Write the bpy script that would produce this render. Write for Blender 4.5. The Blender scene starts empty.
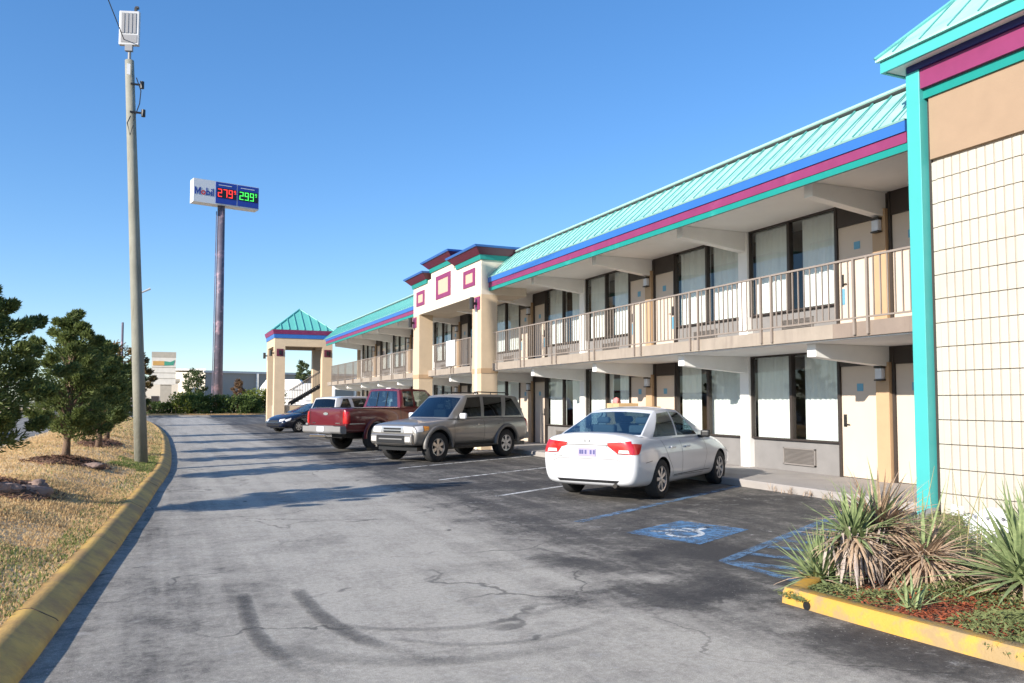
import bpy, bmesh, math, random
from mathutils import Vector, Matrix
from mathutils.bvhtree import BVHTree
R = math.radians
SC = bpy.context.scene
COL = SC.collection
rnd = random.Random(7)

# ------------------------------------------------------------------ camera
cam_d = bpy.data.cameras.new('camera'); cam = bpy.data.objects.new('camera', cam_d); COL.objects.link(cam)
cam.location = (0, 0, 1.55); cam.rotation_euler = (R(93.0), 0, R(-23.676))
cam_d.sensor_width = 36; cam_d.lens = 27.98; cam_d.shift_y = 0.01737; cam_d.clip_start = .1; cam_d.clip_end = 5000
SC.camera = cam
# ------------------------------------------------------------------ sky, sun, exposure
SUN_EL, SUN_AZ = 22.3, 250.6            # azimuth clockwise from +Y
w = bpy.data.worlds.new('World'); SC.world = w; w.use_nodes = True
wn, wl = w.node_tree.nodes, w.node_tree.links
sky = wn.new('ShaderNodeTexSky'); sky.sky_type = 'NISHITA'; sky.sun_disc = False
sky.sun_elevation = R(SUN_EL); sky.sun_rotation = R(SUN_AZ); sky.altitude = 300
sky.air_density = 1.0; sky.dust_density = 0.25; sky.ozone_density = 5.0
bg = wn['Background']; bg.inputs['Strength'].default_value = 0.14
hs = wn.new('ShaderNodeHueSaturation'); hs.inputs['Saturation'].default_value = 1.18; hs.inputs['Hue'].default_value = .508; hs.inputs['Value'].default_value = .98
wl.new(sky.outputs[0], hs.inputs['Color']); gm = wn.new('ShaderNodeGamma'); gm.inputs['Gamma'].default_value = .80
wl.new(hs.outputs[0], gm.inputs['Color']); wl.new(gm.outputs[0], bg.inputs['Color'])
sd = bpy.data.lights.new('sun', 'SUN'); sd.energy = 4.0; sd.angle = R(.53); sd.color = (1, .925, .82)
so = bpy.data.objects.new('sun', sd); COL.objects.link(so)
_e, _a = R(SUN_EL), R(SUN_AZ)
so.rotation_euler = Vector((-math.sin(_a)*math.cos(_e), -math.cos(_a)*math.cos(_e), -math.sin(_e))).to_track_quat('-Z', 'Y').to_euler()
so.location = (-30, -10, 30)
SC.view_settings.view_transform = 'Standard'; SC.view_settings.look = 'None'
SC.view_settings.exposure = 1.08; SC.view_settings.gamma = 1; SC.view_settings.use_curve_mapping = False
SC.render.engine = 'CYCLES'; SC.cycles.max_bounces = 8; SC.cycles.transparent_max_bounces = 24

# ------------------------------------------------------------------ materials
M = {}
class NT:
    def __init__(s, name):
        s.m = bpy.data.materials.new(name); s.m.use_nodes = True
        s.n, s.l = s.m.node_tree.nodes, s.m.node_tree.links
        s.b = s.n['Principled BSDF']; s.out = s.n['Material Output']
        M[name] = s.m
    def N(s, t, **kw):
        nd = s.n.new('ShaderNode'+t)
        for k, v in kw.items():
            if k[0] == 'i' and k[1:].isdigit(): s.set(nd, int(k[1:]), v)
            else: setattr(nd, k, v)
        return nd
    def set(s, nd, i, v):
        if isinstance(v, bpy.types.NodeSocket): s.l.new(v, nd.inputs[i])
        else: nd.inputs[i].default_value = v
    def math(s, op, a, b=0., c=0., clamp=False):
        nd = s.n.new('ShaderNodeMath'); nd.operation = op; nd.use_clamp = clamp
        s.set(nd, 0, a); s.set(nd, 1, b)
        if op in ('MULTIPLY_ADD', 'COMPARE'): s.set(nd, 2, c)
        return nd.outputs[0]
    def mix(s, f, a, b, bt='MIX'):
        nd = s.n.new('ShaderNodeMix'); nd.data_type = 'RGBA'; nd.blend_type = bt; nd.clamp_factor = True
        ff = [x for x in nd.inputs if x.name == 'Factor' and x.type == 'VALUE'][0]
        aa = [x for x in nd.inputs if x.name == 'A' and x.type == 'RGBA'][0]
        bb = [x for x in nd.inputs if x.name == 'B' and x.type == 'RGBA'][0]
        for so_, v in ((ff, f), (aa, a), (bb, b)):
            if isinstance(v, bpy.types.NodeSocket): s.l.new(v, so_)
            else: so_.default_value = (tuple(v)+(1,) if so_ is not ff and len(v) == 3 else v)
        return [x for x in nd.outputs if x.type == 'RGBA'][0]
    def coord(s, kind='Object'):
        return s.N('TexCoord').outputs[kind]
    def mapv(s, v, scale=(1,1,1), loc=(0,0,0), rot=(0,0,0)):
        nd = s.N('Mapping'); s.l.new(v, nd.inputs[0]); nd.inputs['Scale'].default_value = scale
        nd.inputs['Location'].default_value = loc; nd.inputs['Rotation'].default_value = rot
        return nd.outputs[0]
    def noise(s, v, scale, detail=4, rough=.55, dist=0.):
        nd = s.N('TexNoise'); s.l.new(v, nd.inputs['Vector'])
        nd.inputs['Scale'].default_value = scale; nd.inputs['Detail'].default_value = detail
        nd.inputs['Roughness'].default_value = rough; nd.inputs['Distortion'].default_value = dist
        return nd.outputs[0]
    def ramp(s, v, stops, interp='LINEAR'):
        nd = s.N('ValToRGB'); s.l.new(v, nd.inputs[0]); cr = nd.color_ramp; cr.interpolation = interp
        while len(cr.elements) < len(stops): cr.elements.new(.5)
        for e, (p, c) in zip(cr.elements, stops):
            e.position = p; e.color = tuple(c)+(1,) if hasattr(c, '__len__') else (c, c, c, 1)
        return nd.outputs[0]
    def rng(s, v, a, b, c=0., d=1., smooth=True):
        nd = s.N('MapRange'); nd.interpolation_type = 'SMOOTHSTEP' if smooth else 'LINEAR'
        s.l.new(v, nd.inputs[0])
        for i, x in enumerate((a, b, c, d)): nd.inputs[i+1].default_value = x
        return nd.outputs[0]
    def bump(s, h, dist=.01, strength=1.):
        nd = s.N('Bump'); nd.inputs['Distance'].default_value = dist; nd.inputs['Strength'].default_value = strength
        s.l.new(h, nd.inputs['Height']); s.l.new(nd.outputs[0], s.b.inputs['Normal'])
    def P(s, **kw):
        for k, v in kw.items():
            k = k.replace('_', ' ')
            if isinstance(v, bpy.types.NodeSocket): s.l.new(v, s.b.inputs[k])
            else: s.b.inputs[k].default_value = tuple(v)+(1,) if hasattr(v, '__len__') and len(v) == 3 else v

def pmat(name, c, rough=.6, metal=0., var=.12, scale=2.5, bump=0., bscale=60, stain=None, sscale=1.3, sth=(.55, .75), streak=False, coat=0., spec=.5):
    """painted or plain surface: base colour with faint mottling, optional stains or downward streaks, fine bump"""
    s = NT(name); co = s.coord()
    n = s.noise(co, scale, 6, .6)
    k = s.rng(n, .25, .75, 1-var, 1+var*.6, False)
    g = s.N('CombineColor'); 
    for i in range(3): s.l.new(k, g.inputs[i])
    colr = s.mix(1., c, g.outputs[0], 'MULTIPLY')
    if stain:
        v = s.mapv(co, (4, 4, .35)) if streak else co
        sn = s.noise(v, sscale, 8, .65)
        colr = s.mix(s.rng(sn, sth[0], sth[1], 0, .8), colr, stain)
    s.P(Base_Color=colr, Roughness=rough, Metallic=metal, Specular_IOR_Level=spec)
    if coat: s.P(Coat_Weight=coat, Coat_Roughness=.04)
    if bump: s.bump(s.noise(co, bscale, 3, .6), bump, 1.)
    return s

def glassmat(name, tint, refl=.12, ior=1.5):
    s = NT(name)
    tr = s.N('BsdfTransparent'); tr.inputs[0].default_value = tuple(tint)+(1,)
    gl = s.N('BsdfGlossy'); gl.inputs['Roughness'].default_value = .01; gl.inputs[0].default_value = (1, 1, 1, 1)
    lw = s.N('LayerWeight'); f5 = s.math('POWER', lw.outputs['Facing'], 4.)
    f = s.math('MULTIPLY_ADD', f5, 1-refl, refl, clamp=True)
    mx = s.N('MixShader'); s.l.new(f, mx.inputs[0]); s.l.new(tr.outputs[0], mx.inputs[1]); s.l.new(gl.outputs[0], mx.inputs[2])
    s.l.new(mx.outputs[0], s.out.inputs[0])

# ------------------------------------------------------------------ object helpers
WL = {}                                  # world location of every parent (no rotation while building)
def link(o, parent=None, loc=None):
    COL.objects.link(o)
    wp = Vector(loc) if loc is not None else Vector((0, 0, 0))
    if parent is not None:
        o.parent = parent; o.location = wp - WL[parent.name]
    else: o.location = wp
    WL[o.name] = wp
    return o
def tag(o, label=None, cat=None, group=None, kind=None):
    if label: o['label'] = label
    if cat: o['category'] = cat
    if group: o['group'] = group
    if kind: o['kind'] = kind
    return o
def thing(name, label, cat, loc=(0,0,0), group=None):
    o = bpy.data.objects.new(name, None); o.empty_display_size = .2
    link(o, None, loc); return tag(o, label, cat, group)

class MB:
    def __init__(s): s.v = []; s.f = []; s.mi = []
    def quad(s, a, b, c, d, m=0):
        i = len(s.v); s.v += [tuple(a), tuple(b), tuple(c), tuple(d)]; s.f.append((i, i+1, i+2, i+3)); s.mi.append(m)
    def poly(s, pts, m=0):
        i = len(s.v); s.v += [tuple(p) for p in pts]; s.f.append(tuple(range(i, i+len(pts)))); s.mi.append(m)
    def box(s, x0, x1, y0, y1, z0, z1, m=0):
        if x0 > x1: x0, x1 = x1, x0
        if y0 > y1: y0, y1 = y1, y0
        i = len(s.v)
        s.v += [(x0,y0,z0),(x1,y0,z0),(x1,y1,z0),(x0,y1,z0),(x0,y0,z1),(x1,y0,z1),(x1,y1,z1),(x0,y1,z1)]
        for q in ((0,3,2,1),(4,5,6,7),(0,1,5,4),(1,2,6,5),(2,3,7,6),(3,0,4,7)): s.f.append(tuple(i+k for k in q)); s.mi.append(m)
    def frustum(s, r0, z0, r1, z1, m=0):      # rects (x0,x1,y0,y1)
        i = len(s.v)
        for r, z in ((r0, z0), (r1, z1)):
            s.v += [(r[0],r[2],z),(r[1],r[2],z),(r[1],r[3],z),(r[0],r[3],z)]
        for q in ((0,3,2,1),(4,5,6,7),(0,1,5,4),(1,2,6,5),(2,3,7,6),(3,0,4,7)): s.f.append(tuple(i+k for k in q)); s.mi.append(m)
    def prism(s, prof, axis, a, b, m=0):       # 2D profile swept along an axis
        def P(u, v, t): return {'x': (t,u,v), 'y': (u,t,v), 'z': (u,v,t)}[axis]
        i = len(s.v); n = len(prof)
        s.v += [P(u,v,a) for u,v in prof]+[P(u,v,b) for u,v in prof]
        s.f.append(tuple(range(i, i+n))); s.mi.append(m)
        s.f.append(tuple(range(i+2*n-1, i+n-1, -1))); s.mi.append(m)
        for k in range(n):
            k2 = (k+1) % n; s.f.append((i+k, i+k2, i+n+k2, i+n+k)); s.mi.append(m)
    def tube(s, p0, p1, r0, r1=None, n=10, cap=True, m=0):
        r1 = r0 if r1 is None else r1
        p0, p1 = Vector(p0), Vector(p1); d = (p1-p0).normalized()
        a = d.orthogonal().normalized(); b = d.cross(a); i = len(s.v)
        for p, r in ((p0, r0), (p1, r1)):
            for k in range(n):
                t = 2*math.pi*k/n; s.v.append(tuple(p+a*r*math.cos(t)+b*r*math.sin(t)))
        for k in range(n):
            k2 = (k+1) % n; s.f.append((i+k, i+k2, i+n+k2, i+n+k)); s.mi.append(m)
        if cap:
            s.f.append(tuple(range(i+n-1, i-1, -1))); s.mi.append(m); s.f.append(tuple(range(i+n, i+2*n))); s.mi.append(m)
    def path(s, pts, rads, n=8, m=0):
        pts = [Vector(p) for p in pts]; i = len(s.v); a = None
        for j, p in enumerate(pts):
            d = (pts[min(j+1, len(pts)-1)]-pts[max(j-1, 0)]).normalized()
            a = d.orthogonal().normalized() if a is None else (a-d*a.dot(d)).normalized()
            b = d.cross(a); r = rads[j] if hasattr(rads, '__len__') else rads
            for k in range(n):
                t = 2*math.pi*k/n; s.v.append(tuple(p+a*r*math.cos(t)+b*r*math.sin(t)))
        for j in range(len(pts)-1):
            for k in range(n):
                k2 = (k+1) % n; o = i+j*n
                s.f.append((o+k, o+k2, o+n+k2, o+n+k)); s.mi.append(m)
        s.f.append(tuple(range(i+n-1, i-1, -1))); s.mi.append(m)
        o = i+(len(pts)-1)*n; s.f.append(tuple(range(o, o+n))); s.mi.append(m)
    def lathe(s, prof, c, axis='y', n=28, m=0):    # prof: (radius, t) along axis
        i = len(s.v); c = Vector(c)
        for r, t in prof:
            for k in range(n):
                a = 2*math.pi*k/n; u, v = r*math.cos(a), r*math.sin(a)
                s.v.append(tuple(c+Vector({'y': (u,t,v), 'z': (u,v,t), 'x': (t,u,v)}[axis])))
        for j in range(len(prof)-1):
            for k in range(n):
                k2 = (k+1) % n; o = i+j*n; s.f.append((o+k, o+k2, o+n+k2, o+n+k)); s.mi.append(m)
    def grid(s, rows, m=0):                        # rows of equal-length point lists
        i = len(s.v); n = len(rows[0])
        for r_ in rows: s.v += [tuple(p) for p in r_]
        for j in range(len(rows)-1):
            for k in range(n-1):
                o = i+j*n+k; s.f.append((o, o+1, o+n+1, o+n)); s.mi.append(m)
    def mesh(s, name):
        me = bpy.data.meshes.new(name); me.from_pydata(s.v, [], s.f)
        for p, k in zip(me.polygons, s.mi): p.material_index = k
        me.update(); return me
    def build(s, name, mat, parent=None, loc=None, smooth=False, bevel=0., fixn=True, seg=2, org=None):
        """org: mesh coordinates are relative to this world point"""
        me = s.mesh(name)
        if fixn:
            bm = bmesh.new(); bm.from_mesh(me)
            if smooth: bmesh.ops.remove_doubles(bm, verts=bm.verts, dist=1e-5)
            bmesh.ops.recalc_face_normals(bm, faces=bm.faces); bm.to_mesh(me); bm.free()
        for mm in (mat if isinstance(mat, (list, tuple)) else [mat]): me.materials.append(M[mm] if isinstance(mm, str) else mm)
        o = bpy.data.objects.new(name, me)
        if smooth:
            for p in me.polygons: p.use_smooth = True
        if bevel:
            b = o.modifiers.new('bevel', 'BEVEL'); b.width = bevel; b.segments = seg; b.limit_method = 'ANGLE'; b.angle_limit = R(35)
        return link(o, parent, org if org is not None else loc)

def kids(o): return [c for c in bpy.data.objects if c.parent == o]
def copy_tree(o, parent=None, loc=None, rz=None, sub=True):
    c = o.copy(); COL.objects.link(c)
    if parent is not None: c.parent = parent
    if loc is not None: c.location = loc
    if rz is not None: c.rotation_euler = (0, 0, rz)
    if sub:
        for k in kids(o): copy_tree(k, c)
    return c
def copy_part(o, parent, worldloc):
    c = copy_tree(o, parent, Vector(worldloc)-WL[parent.name]); WL[c.name] = Vector(worldloc); return c
def smooth_by_angle(o, ang=40):
    me = o.data
    for p in me.polygons: p.use_smooth = True
    bm = bmesh.new(); bm.from_mesh(me)
    for e in bm.edges:
        if len(e.link_faces) == 2 and e.calc_face_angle(0) > R(ang): e.smooth = False
    bm.to_mesh(me); bm.free()
    return o
# ------------------------------------------------------------------ material list
pmat('stucco', (.56, .43, .29), .85, var=.08, bump=.002, bscale=90, stain=(.50, .40, .29), sscale=1.1, sth=(.58, .85), streak=True)
pmat('stucco_white', (.62, .54, .44), .85, var=.07, bump=.002, bscale=90)
pmat('tan_panel', (.31, .215, .14), .8, var=.08, bump=.0015, stain=(.27, .185, .12), sscale=1.5, sth=(.6, .85), streak=True)
pmat('tan_paint', (.45, .30, .175), .6, var=.08, bump=.001)
pmat('block_cream', (.46, .425, .36), .8, var=.07, scale=1.2, bump=.0025, bscale=120, stain=(.47, .38, .28), sscale=1.6, sth=(.58, .85))
pmat('joint_dark', (.40, .34, .28), .9)
pmat('white_paint', (.84, .83, .80), .6, var=.06, bump=.0008, stain=(.55, .52, .46), sscale=1.4, sth=(.62, .9))
pmat('soffit_paint', (.86, .845, .82), .7, var=.06, scale=1., stain=(.60, .53, .46), sscale=.9, sth=(.6, .85))
pmat('slab_conc', (.31, .26, .21), .85, var=.16, scale=3, bump=.003, bscale=50, stain=(.22, .18, .15), sscale=1.7, sth=(.52, .72), streak=True)
pmat('slab_brown', (.23, .18, .145), .85, var=.14, scale=3, bump=.003, bscale=50, stain=(.17, .13, .11), sscale=1.7, sth=(.52, .72), streak=True)
pmat('walk_conc', (.33, .305, .285), .85, var=.14, scale=2, bump=.002, bscale=80, stain=(.20, .185, .175), sscale=.9, sth=(.52, .75))
pmat('grey_wall', (.205, .196, .19), .8, var=.12, scale=3, bump=.002, bscale=70, stain=(.155, .148, .142), sscale=1.8, sth=(.55, .8))
pmat('brown_trim', (.042, .032, .027), .5, var=.2)
pmat('rail_paint', (.25, .205, .17), .5, var=.15)
pmat('door_paint', (.58, .48, .385), .5, var=.05, scale=1.5, stain=(.52, .42, .33), sscale=1.2, sth=(.6, .85))
pmat('curtain', (.66, .67, .65), .9, var=.05)
pmat('dark_room', (.012, .012, .013), .9)
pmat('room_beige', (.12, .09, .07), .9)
pmat('grille', (.22, .20, .185), .5, var=.1)
pmat('metal_dark', (.06, .055, .05), .4, .6)
pmat('steel', (.55, .55, .56), .35, .9)
pmat('plate_blue', (.13, .33, .46), .4)
pmat('lamp_glass', (.62, .64, .68), .3)
pmat('roof_mint', (.32, .59, .535), .38, var=.07, scale=.8, spec=.6, stain=(.45, .68, .63), sscale=1.4, sth=(.5, .75))
pmat('roof_teal', (.13, .46, .40), .38, var=.07, scale=.8)
pmat('roof_mint_far', (.24, .56, .52), .38, var=.07, scale=.8)
pmat('roof_seam', (.10, .36, .34), .45)
pmat('ridge_metal', (.40, .62, .57), .35)
pmat('teal', (.006, .22, .19), .45, var=.08, stain=(.05, .34, .30), sscale=2, sth=(.55, .8))
pmat('teal_col', (.060, .385, .37), .4, var=.06, stain=(.05, .48, .47), sscale=1.4, sth=(.58, .85), streak=True)
pmat('maroon', (.21, .026, .10), .5, var=.14, stain=(.27, .06, .14), sscale=2, sth=(.55, .8))
pmat('maroon_dk', (.12, .018, .04), .5, var=.12)
pmat('blue_band', (.028, .125, .40), .4, var=.08)
pmat('navy_band', (.01, .016, .12), .5)
pmat('peach', (.58, .36, .26), .7, var=.05)
pmat('black_iron', (.015, .014, .014), .45)
pmat('kerb_yellow', (.66, .41, .10), .75, var=.22, scale=3, bump=.004, bscale=45, stain=(.37, .215, .085), sscale=2.6, sth=(.38, .64))
pmat('island_yellow', (.54, .30, .045), .7, var=.14, scale=3, bump=.004, bscale=45, stain=(.27, .20, .11), sscale=4.5, sth=(.44, .60))
pmat('pole_wood', (.26, .255, .21), .9, var=.25, scale=1.5, bump=.006, bscale=18, stain=(.18, .17, .13), sscale=2.2, sth=(.5, .7), streak=True)
pmat('lamp_white', (.46, .46, .46), .4, .2)
pmat('lamp_grey', (.22, .22, .23), .5)
pmat('sign_white', (.66, .68, .71), .4, var=.04)
pmat('sign_blue', (.015, .05, .33), .4)
pmat('letter_blue', (.012, .045, .30), .4)
pmat('letter_red', (.55, .02, .03), .4)
pmat('sign_black', (.01, .01, .012), .35)
pmat('mast_steel', (.13, .12, .16), .6, .2, var=.3, scale=1., stain=(.42, .28, .32), sscale=.9, sth=(.52, .66))
pmat('plaza_tan', (.42, .38, .31), .8)
pmat('plaza_cream', (.70, .66, .58), .7)
pmat('plaza_green', (.06, .30, .20), .6)
pmat('plaza_orange', (.55, .32, .10), .6)
pmat('store_wall', (.36, .32, .28), .85, var=.06, scale=.15)
pmat('store_front', (.70, .62, .50), .85, var=.06, scale=.2)
pmat('store_trim', (.66, .64, .60), .7)
pmat('bark', (.17, .11, .075), .95, var=.35, scale=7, bump=.01, bscale=30)
pmat('bed_soil', (.30, .215, .13), .95, var=.5, scale=9, bump=.02, bscale=40, stain=(.20, .16, .09), sscale=3)
pmat('mulch_red', (.36, .085, .03), .95, var=.5, scale=18, bump=.02, bscale=40)
pmat('mulch_brown', (.17, .085, .05), .95, var=.5, scale=12, bump=.02, bscale=30)
pmat('rock', (.27, .19, .16), .9, var=.35, scale=5, bump=.02, bscale=14)
pmat('white_plastic', (.72, .72, .72), .5, var=.1)
pmat('cardboard', (.52, .36, .19), .8, var=.1)
pmat('red_cloth', (.62, .22, .22), .8)
glassmat('window_glass', (.93, .97, .96), .06)
for nm, c, st in (('price_red', (1, .04, .03), .75), ('price_green', (.08, 1, .12), .5)):
    s = NT(nm); s.P(Base_Color=c); s.b.inputs['Emission Color'].default_value = c+(1,); s.b.inputs['Emission Strength'].default_value = st

def leafmat(name, a, b, c=None, rough=.6, scale=1.6, trans=.25, rnd_amt=.5):
    """leaf colour differs clump by clump and leaf by leaf"""
    s = NT(name); co = s.coord()
    n = s.noise(co, scale, 3, .6)
    n2 = s.noise(co, scale*14, 1, .5)
    f = s.math('ADD', s.math('MULTIPLY', n, 1-rnd_amt), s.math('MULTIPLY', n2, rnd_amt))
    st = [(.32, a), (.52, tuple((x+y)/2 for x, y in zip(a, b))), (.68, b)]
    if c: st.append((.80, c))
    col = s.ramp(f, st)
    s.P(Base_Color=col, Roughness=rough, Specular_IOR_Level=.3)
    tl = s.N('BsdfTranslucent'); s.l.new(col, tl.inputs[0])
    mx = s.N('MixShader'); mx.inputs[0].default_value = trans
    s.l.new(s.b.outputs[0], mx.inputs[1]); s.l.new(tl.outputs[0], mx.inputs[2]); s.l.new(mx.outputs[0], s.out.inputs[0])
leafmat('cedar_leaf', (.055, .088, .025), (.22, .255, .08), (.48, .43, .17), scale=2.6, trans=.4, rnd_amt=.6)
leafmat('cedar_leaf_dark', (.045, .074, .022), (.165, .205, .065), (.36, .34, .13), scale=2.0, trans=.4, rnd_amt=.6)
leafmat('autumn_leaf', (.06, .06, .02), (.22, .13, .05), (.30, .14, .06), scale=1.2)
leafmat('hedge_leaf', (.045, .08, .022), (.14, .19, .05), (.32, .33, .08), scale=.5)
leafmat('shrub_leaf', (.08, .12, .022), (.30, .32, .06), (.52, .46, .11), scale=.6)
leafmat('russet_leaf', (.13, .09, .05), (.24, .14, .08), scale=1.2)
leafmat('dark_tree_leaf', (.05, .075, .03), (.11, .14, .05), scale=1.)
leafmat('yucca_green', (.15, .21, .09), (.36, .42, .20), (.60, .60, .36), scale=3., trans=.2)
leafmat('yucca_dry', (.28, .19, .125), (.60, .45, .32), (.78, .66, .50), scale=4., trans=.15)
leafmat('yucca_skirt', (.22, .17, .145), (.54, .46, .40), (.78, .71, .64), scale=9., trans=.1)
leafmat('stalk_dry', (.36, .33, .14), (.58, .52, .28), scale=4.)
leafmat('grass_dry', (.54, .37, .185), (.80, .60, .33), (.86, .71, .46), scale=.9, trans=.58)
leafmat('grass_green', (.12, .17, .045), (.29, .33, .11), (.46, .45, .20), scale=1.2, trans=.45)
leafmat('cover_green', (.09, .12, .04), (.26, .28, .11), (.44, .42, .21), scale=3., trans=.3)

# asphalt ------------------------------------------------------------
s = NT('asphalt'); co = s.coord()
sx = s.N('SeparateXYZ'); s.l.new(co, sx.inputs[0]); X, Y = sx.outputs[0], sx.outputs[1]
warp = s.noise(co, .55, 6, .62)
warp2 = s.noise(s.mapv(co, (1, 1, 1), (31, 17, 0)), 1.6, 7, .65)
streak = s.noise(s.mapv(co, (2.6, .10, 1)), 1., 5, .6)
xw = s.math('ADD', X, s.math('MULTIPLY', s.math('SUBTRACT', warp, .5), 3.0))
# worn light driving lane, fresher dark seal over the parking bays
lane = s.rng(xw, 2.9, 4.6, 1, 0)
near = s.rng(s.math('ADD', s.math('ADD', X, s.math('MULTIPLY', Y, .62)), s.math('MULTIPLY', s.math('SUBTRACT', warp2, .5), 2.6)), 5.6, 6.6, 1, 0)
kerbside = s.rng(s.math('ADD', X, s.math('MULTIPLY', s.math('SUBTRACT', warp, .5), .9)), -.6, 1.3, .42, 1)
light = s.math('MULTIPLY', s.math('MAXIMUM', lane, near), kerbside)
def blob(x, y, rx, ry, k):
    dx = s.math('DIVIDE', s.math('SUBTRACT', X, x), rx); dy = s.math('DIVIDE', s.math('SUBTRACT', Y, y), ry)
    d = s.math('SQRT', s.math('ADD', s.math('MULTIPLY', dx, dx), s.math('MULTIPLY', dy, dy)))
    d = s.math('ADD', d, s.math('MULTIPLY', s.math('SUBTRACT', warp2, .5), 1.5))
    return s.rng(d, 1.15, .45, 0, k)
# old spills and sealer patches, placed on the ground
dark = None
for b_ in ((3.7, 5.5, 1.15, .55, .9), (4.5, 6.7, 1.6, .7, .7), (4.3, 3.6, .75, .7, .55), (1.5, 8.8, .55, .9, .35), (8.2, 10.0, 2.2, .5, .5), (5.6, 13.6, 1.9, .7, .6), (6.2, 18.5, 2.2, 1.4, .5), (.4, 6.8, .6, 1.1, .35), (2.8, 7.0, .6, .25, .3)):
    q = blob(*b_); dark = q if dark is None else s.math('MAXIMUM', dark, q)
n1 = s.rng(warp2, .3, .7, -.15, .13)
n2 = s.rng(streak, .34, .66, -.13, .10)
v = s.math('ADD', s.math('ADD', s.math('MULTIPLY', light, .66), .27), s.math('ADD', n1, n2))
n3 = s.rng(s.noise(co, 9, 12, .88), .3, .7, -.34, .34, False)
v = s.math('SUBTRACT', s.math('ADD', v, n3), s.math('MULTIPLY', dark, .40), clamp=True)
base = s.ramp(v, [(0, (.050, .047, .046)), (.3, (.107, .099, .089)), (.6, (.29, .268, .234)), (1, (.45, .418, .362))])
# aggregate: pale and dark specks
sp = s.N('TexVoronoi'); sp.inputs['Scale'].default_value = 120; sp.inputs['Randomness'].default_value = 1; s.l.new(co, sp.inputs['Vector'])
spk = s.rng(sp.outputs['Distance'], .0, .5, 1.25, .86)
fine = s.rng(s.noise(co, 150, 4, .8), .3, .7, .60, 1.4, False)
mid = s.rng(s.noise(co, 24, 5, .7), .3, .7, .80, 1.2, False)
g = s.math('MULTIPLY', s.math('MULTIPLY', spk, fine), mid)
cc = s.N('CombineColor'); [s.l.new(g, cc.inputs[i]) for i in range(3)]
base = s.mix(1., base, cc.outputs[0], 'MULTIPLY')
# scuffed-through pale patches and cracks
pale = s.math('MULTIPLY', s.rng(s.noise(co, 5, 10, .78), .54, .66, 0, .75), s.rng(warp, .45, .6, 0, 1))
base = s.mix(pale, base, (.36, .35, .33))
cv = s.N('TexVoronoi'); cv.feature = 'DISTANCE_TO_EDGE'; cv.inputs['Scale'].default_value = .42
wv = s.N('TexNoise'); wv.inputs['Scale'].default_value = 1.4; wv.inputs['Detail'].default_value = 6; s.l.new(co, wv.inputs['Vector'])
vm = s.N('VectorMath', operation='MULTIPLY_ADD'); s.l.new(wv.outputs['Color'], vm.inputs[0]); vm.inputs[1].default_value = (1.5, 1.5, 0); s.l.new(co, vm.inputs[2])
s.l.new(vm.outputs[0], cv.inputs['Vector'])
crk = s.math('MULTIPLY', s.rng(cv.outputs['Distance'], .002, .011, 1, 0), s.rng(s.noise(co, .5, 3), .47, .58, 0, .6))
base = s.mix(crk, base, (.03, .03, .03))
gv = s.N('TexVoronoi'); gv.inputs['Scale'].default_value = 26; s.l.new(co, gv.inputs['Vector'])
base = s.mix(s.math('MULTIPLY', s.rng(gv.outputs['Distance'], .10, .17, 1, 0), s.rng(s.noise(co, 1.3, 5, .7), .50, .62, 0, .7)), base, (.46, .44, .41))
ov = s.N('TexVoronoi'); ov.inputs['Scale'].default_value = 1.7; s.l.new(vm.outputs[0], ov.inputs['Vector'])
base = s.mix(s.math('MULTIPLY', s.rng(ov.outputs['Distance'], .05, .12, 1, 0), s.rng(s.noise(co, .8, 3), .48, .58, 0, .75)), base, (.045, .043, .042))
s.P(Base_Color=base, Roughness=.82, Specular_IOR_Level=.35)
s.bump(s.math('SUBTRACT', s.noise(co, 130, 5, .8), s.math('MULTIPLY', crk, .6)), .007, .8)

def worn(name, c, keep=(.42, .58), scale=5., rough=.7, base=.0, mx=1.):
    """paint worn through to the asphalt below it"""
    s = NT(name); co = s.coord()
    n = s.noise(co, scale, 9, .72); n2 = s.noise(co, 60, 3, .7)
    a = s.math('MULTIPLY', s.rng(s.math('ADD', n, s.math('MULTIPLY', s.math('SUBTRACT', n2, .5), .35)), keep[0], keep[1], base, 1), mx)
    k = s.rng(s.noise(co, 3, 4), .3, .7, .75, 1.1)
    cc = s.N('CombineColor'); [s.l.new(k, cc.inputs[i]) for i in range(3)]
    s.P(Base_Color=s.mix(1., c, cc.outputs[0], 'MULTIPLY'), Roughness=rough, Alpha=a)
worn('line_white', (.62, .62, .60), (.38, .56), base=.12)
worn('line_blue', (.14, .27, .44), (.37, .62), base=.12, mx=.78)
worn('sym_blue', (.11, .26, .47), (.38, .60), base=.22, mx=.85)
worn('sym_white', (.62, .66, .68), (.40, .56), base=.1)
for nm, mx, sc in (('rubber', .48, 5.), ('rubber_faint', .20, 4.)):
    s = NT(nm); co = s.coord(); at = s.N('Attribute', attribute_name='fade')
    n = s.noise(co, sc, 9, .75); n2 = s.noise(s.mapv(co, (1, 1, 1)), 45, 4, .75)
    q = s.math('ADD', s.math('MULTIPLY', n, .55), s.math('MULTIPLY', n2, .45))
    a = s.rng(s.math('ADD', q, s.math('MULTIPLY', at.outputs['Fac'], .34)), .50, .92, 0, mx)
    a = s.math('MULTIPLY', a, s.rng(at.outputs['Fac'], .0, .35))
    s.P(Base_Color=(.045, .045, .048), Roughness=.8, Alpha=a)

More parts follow.
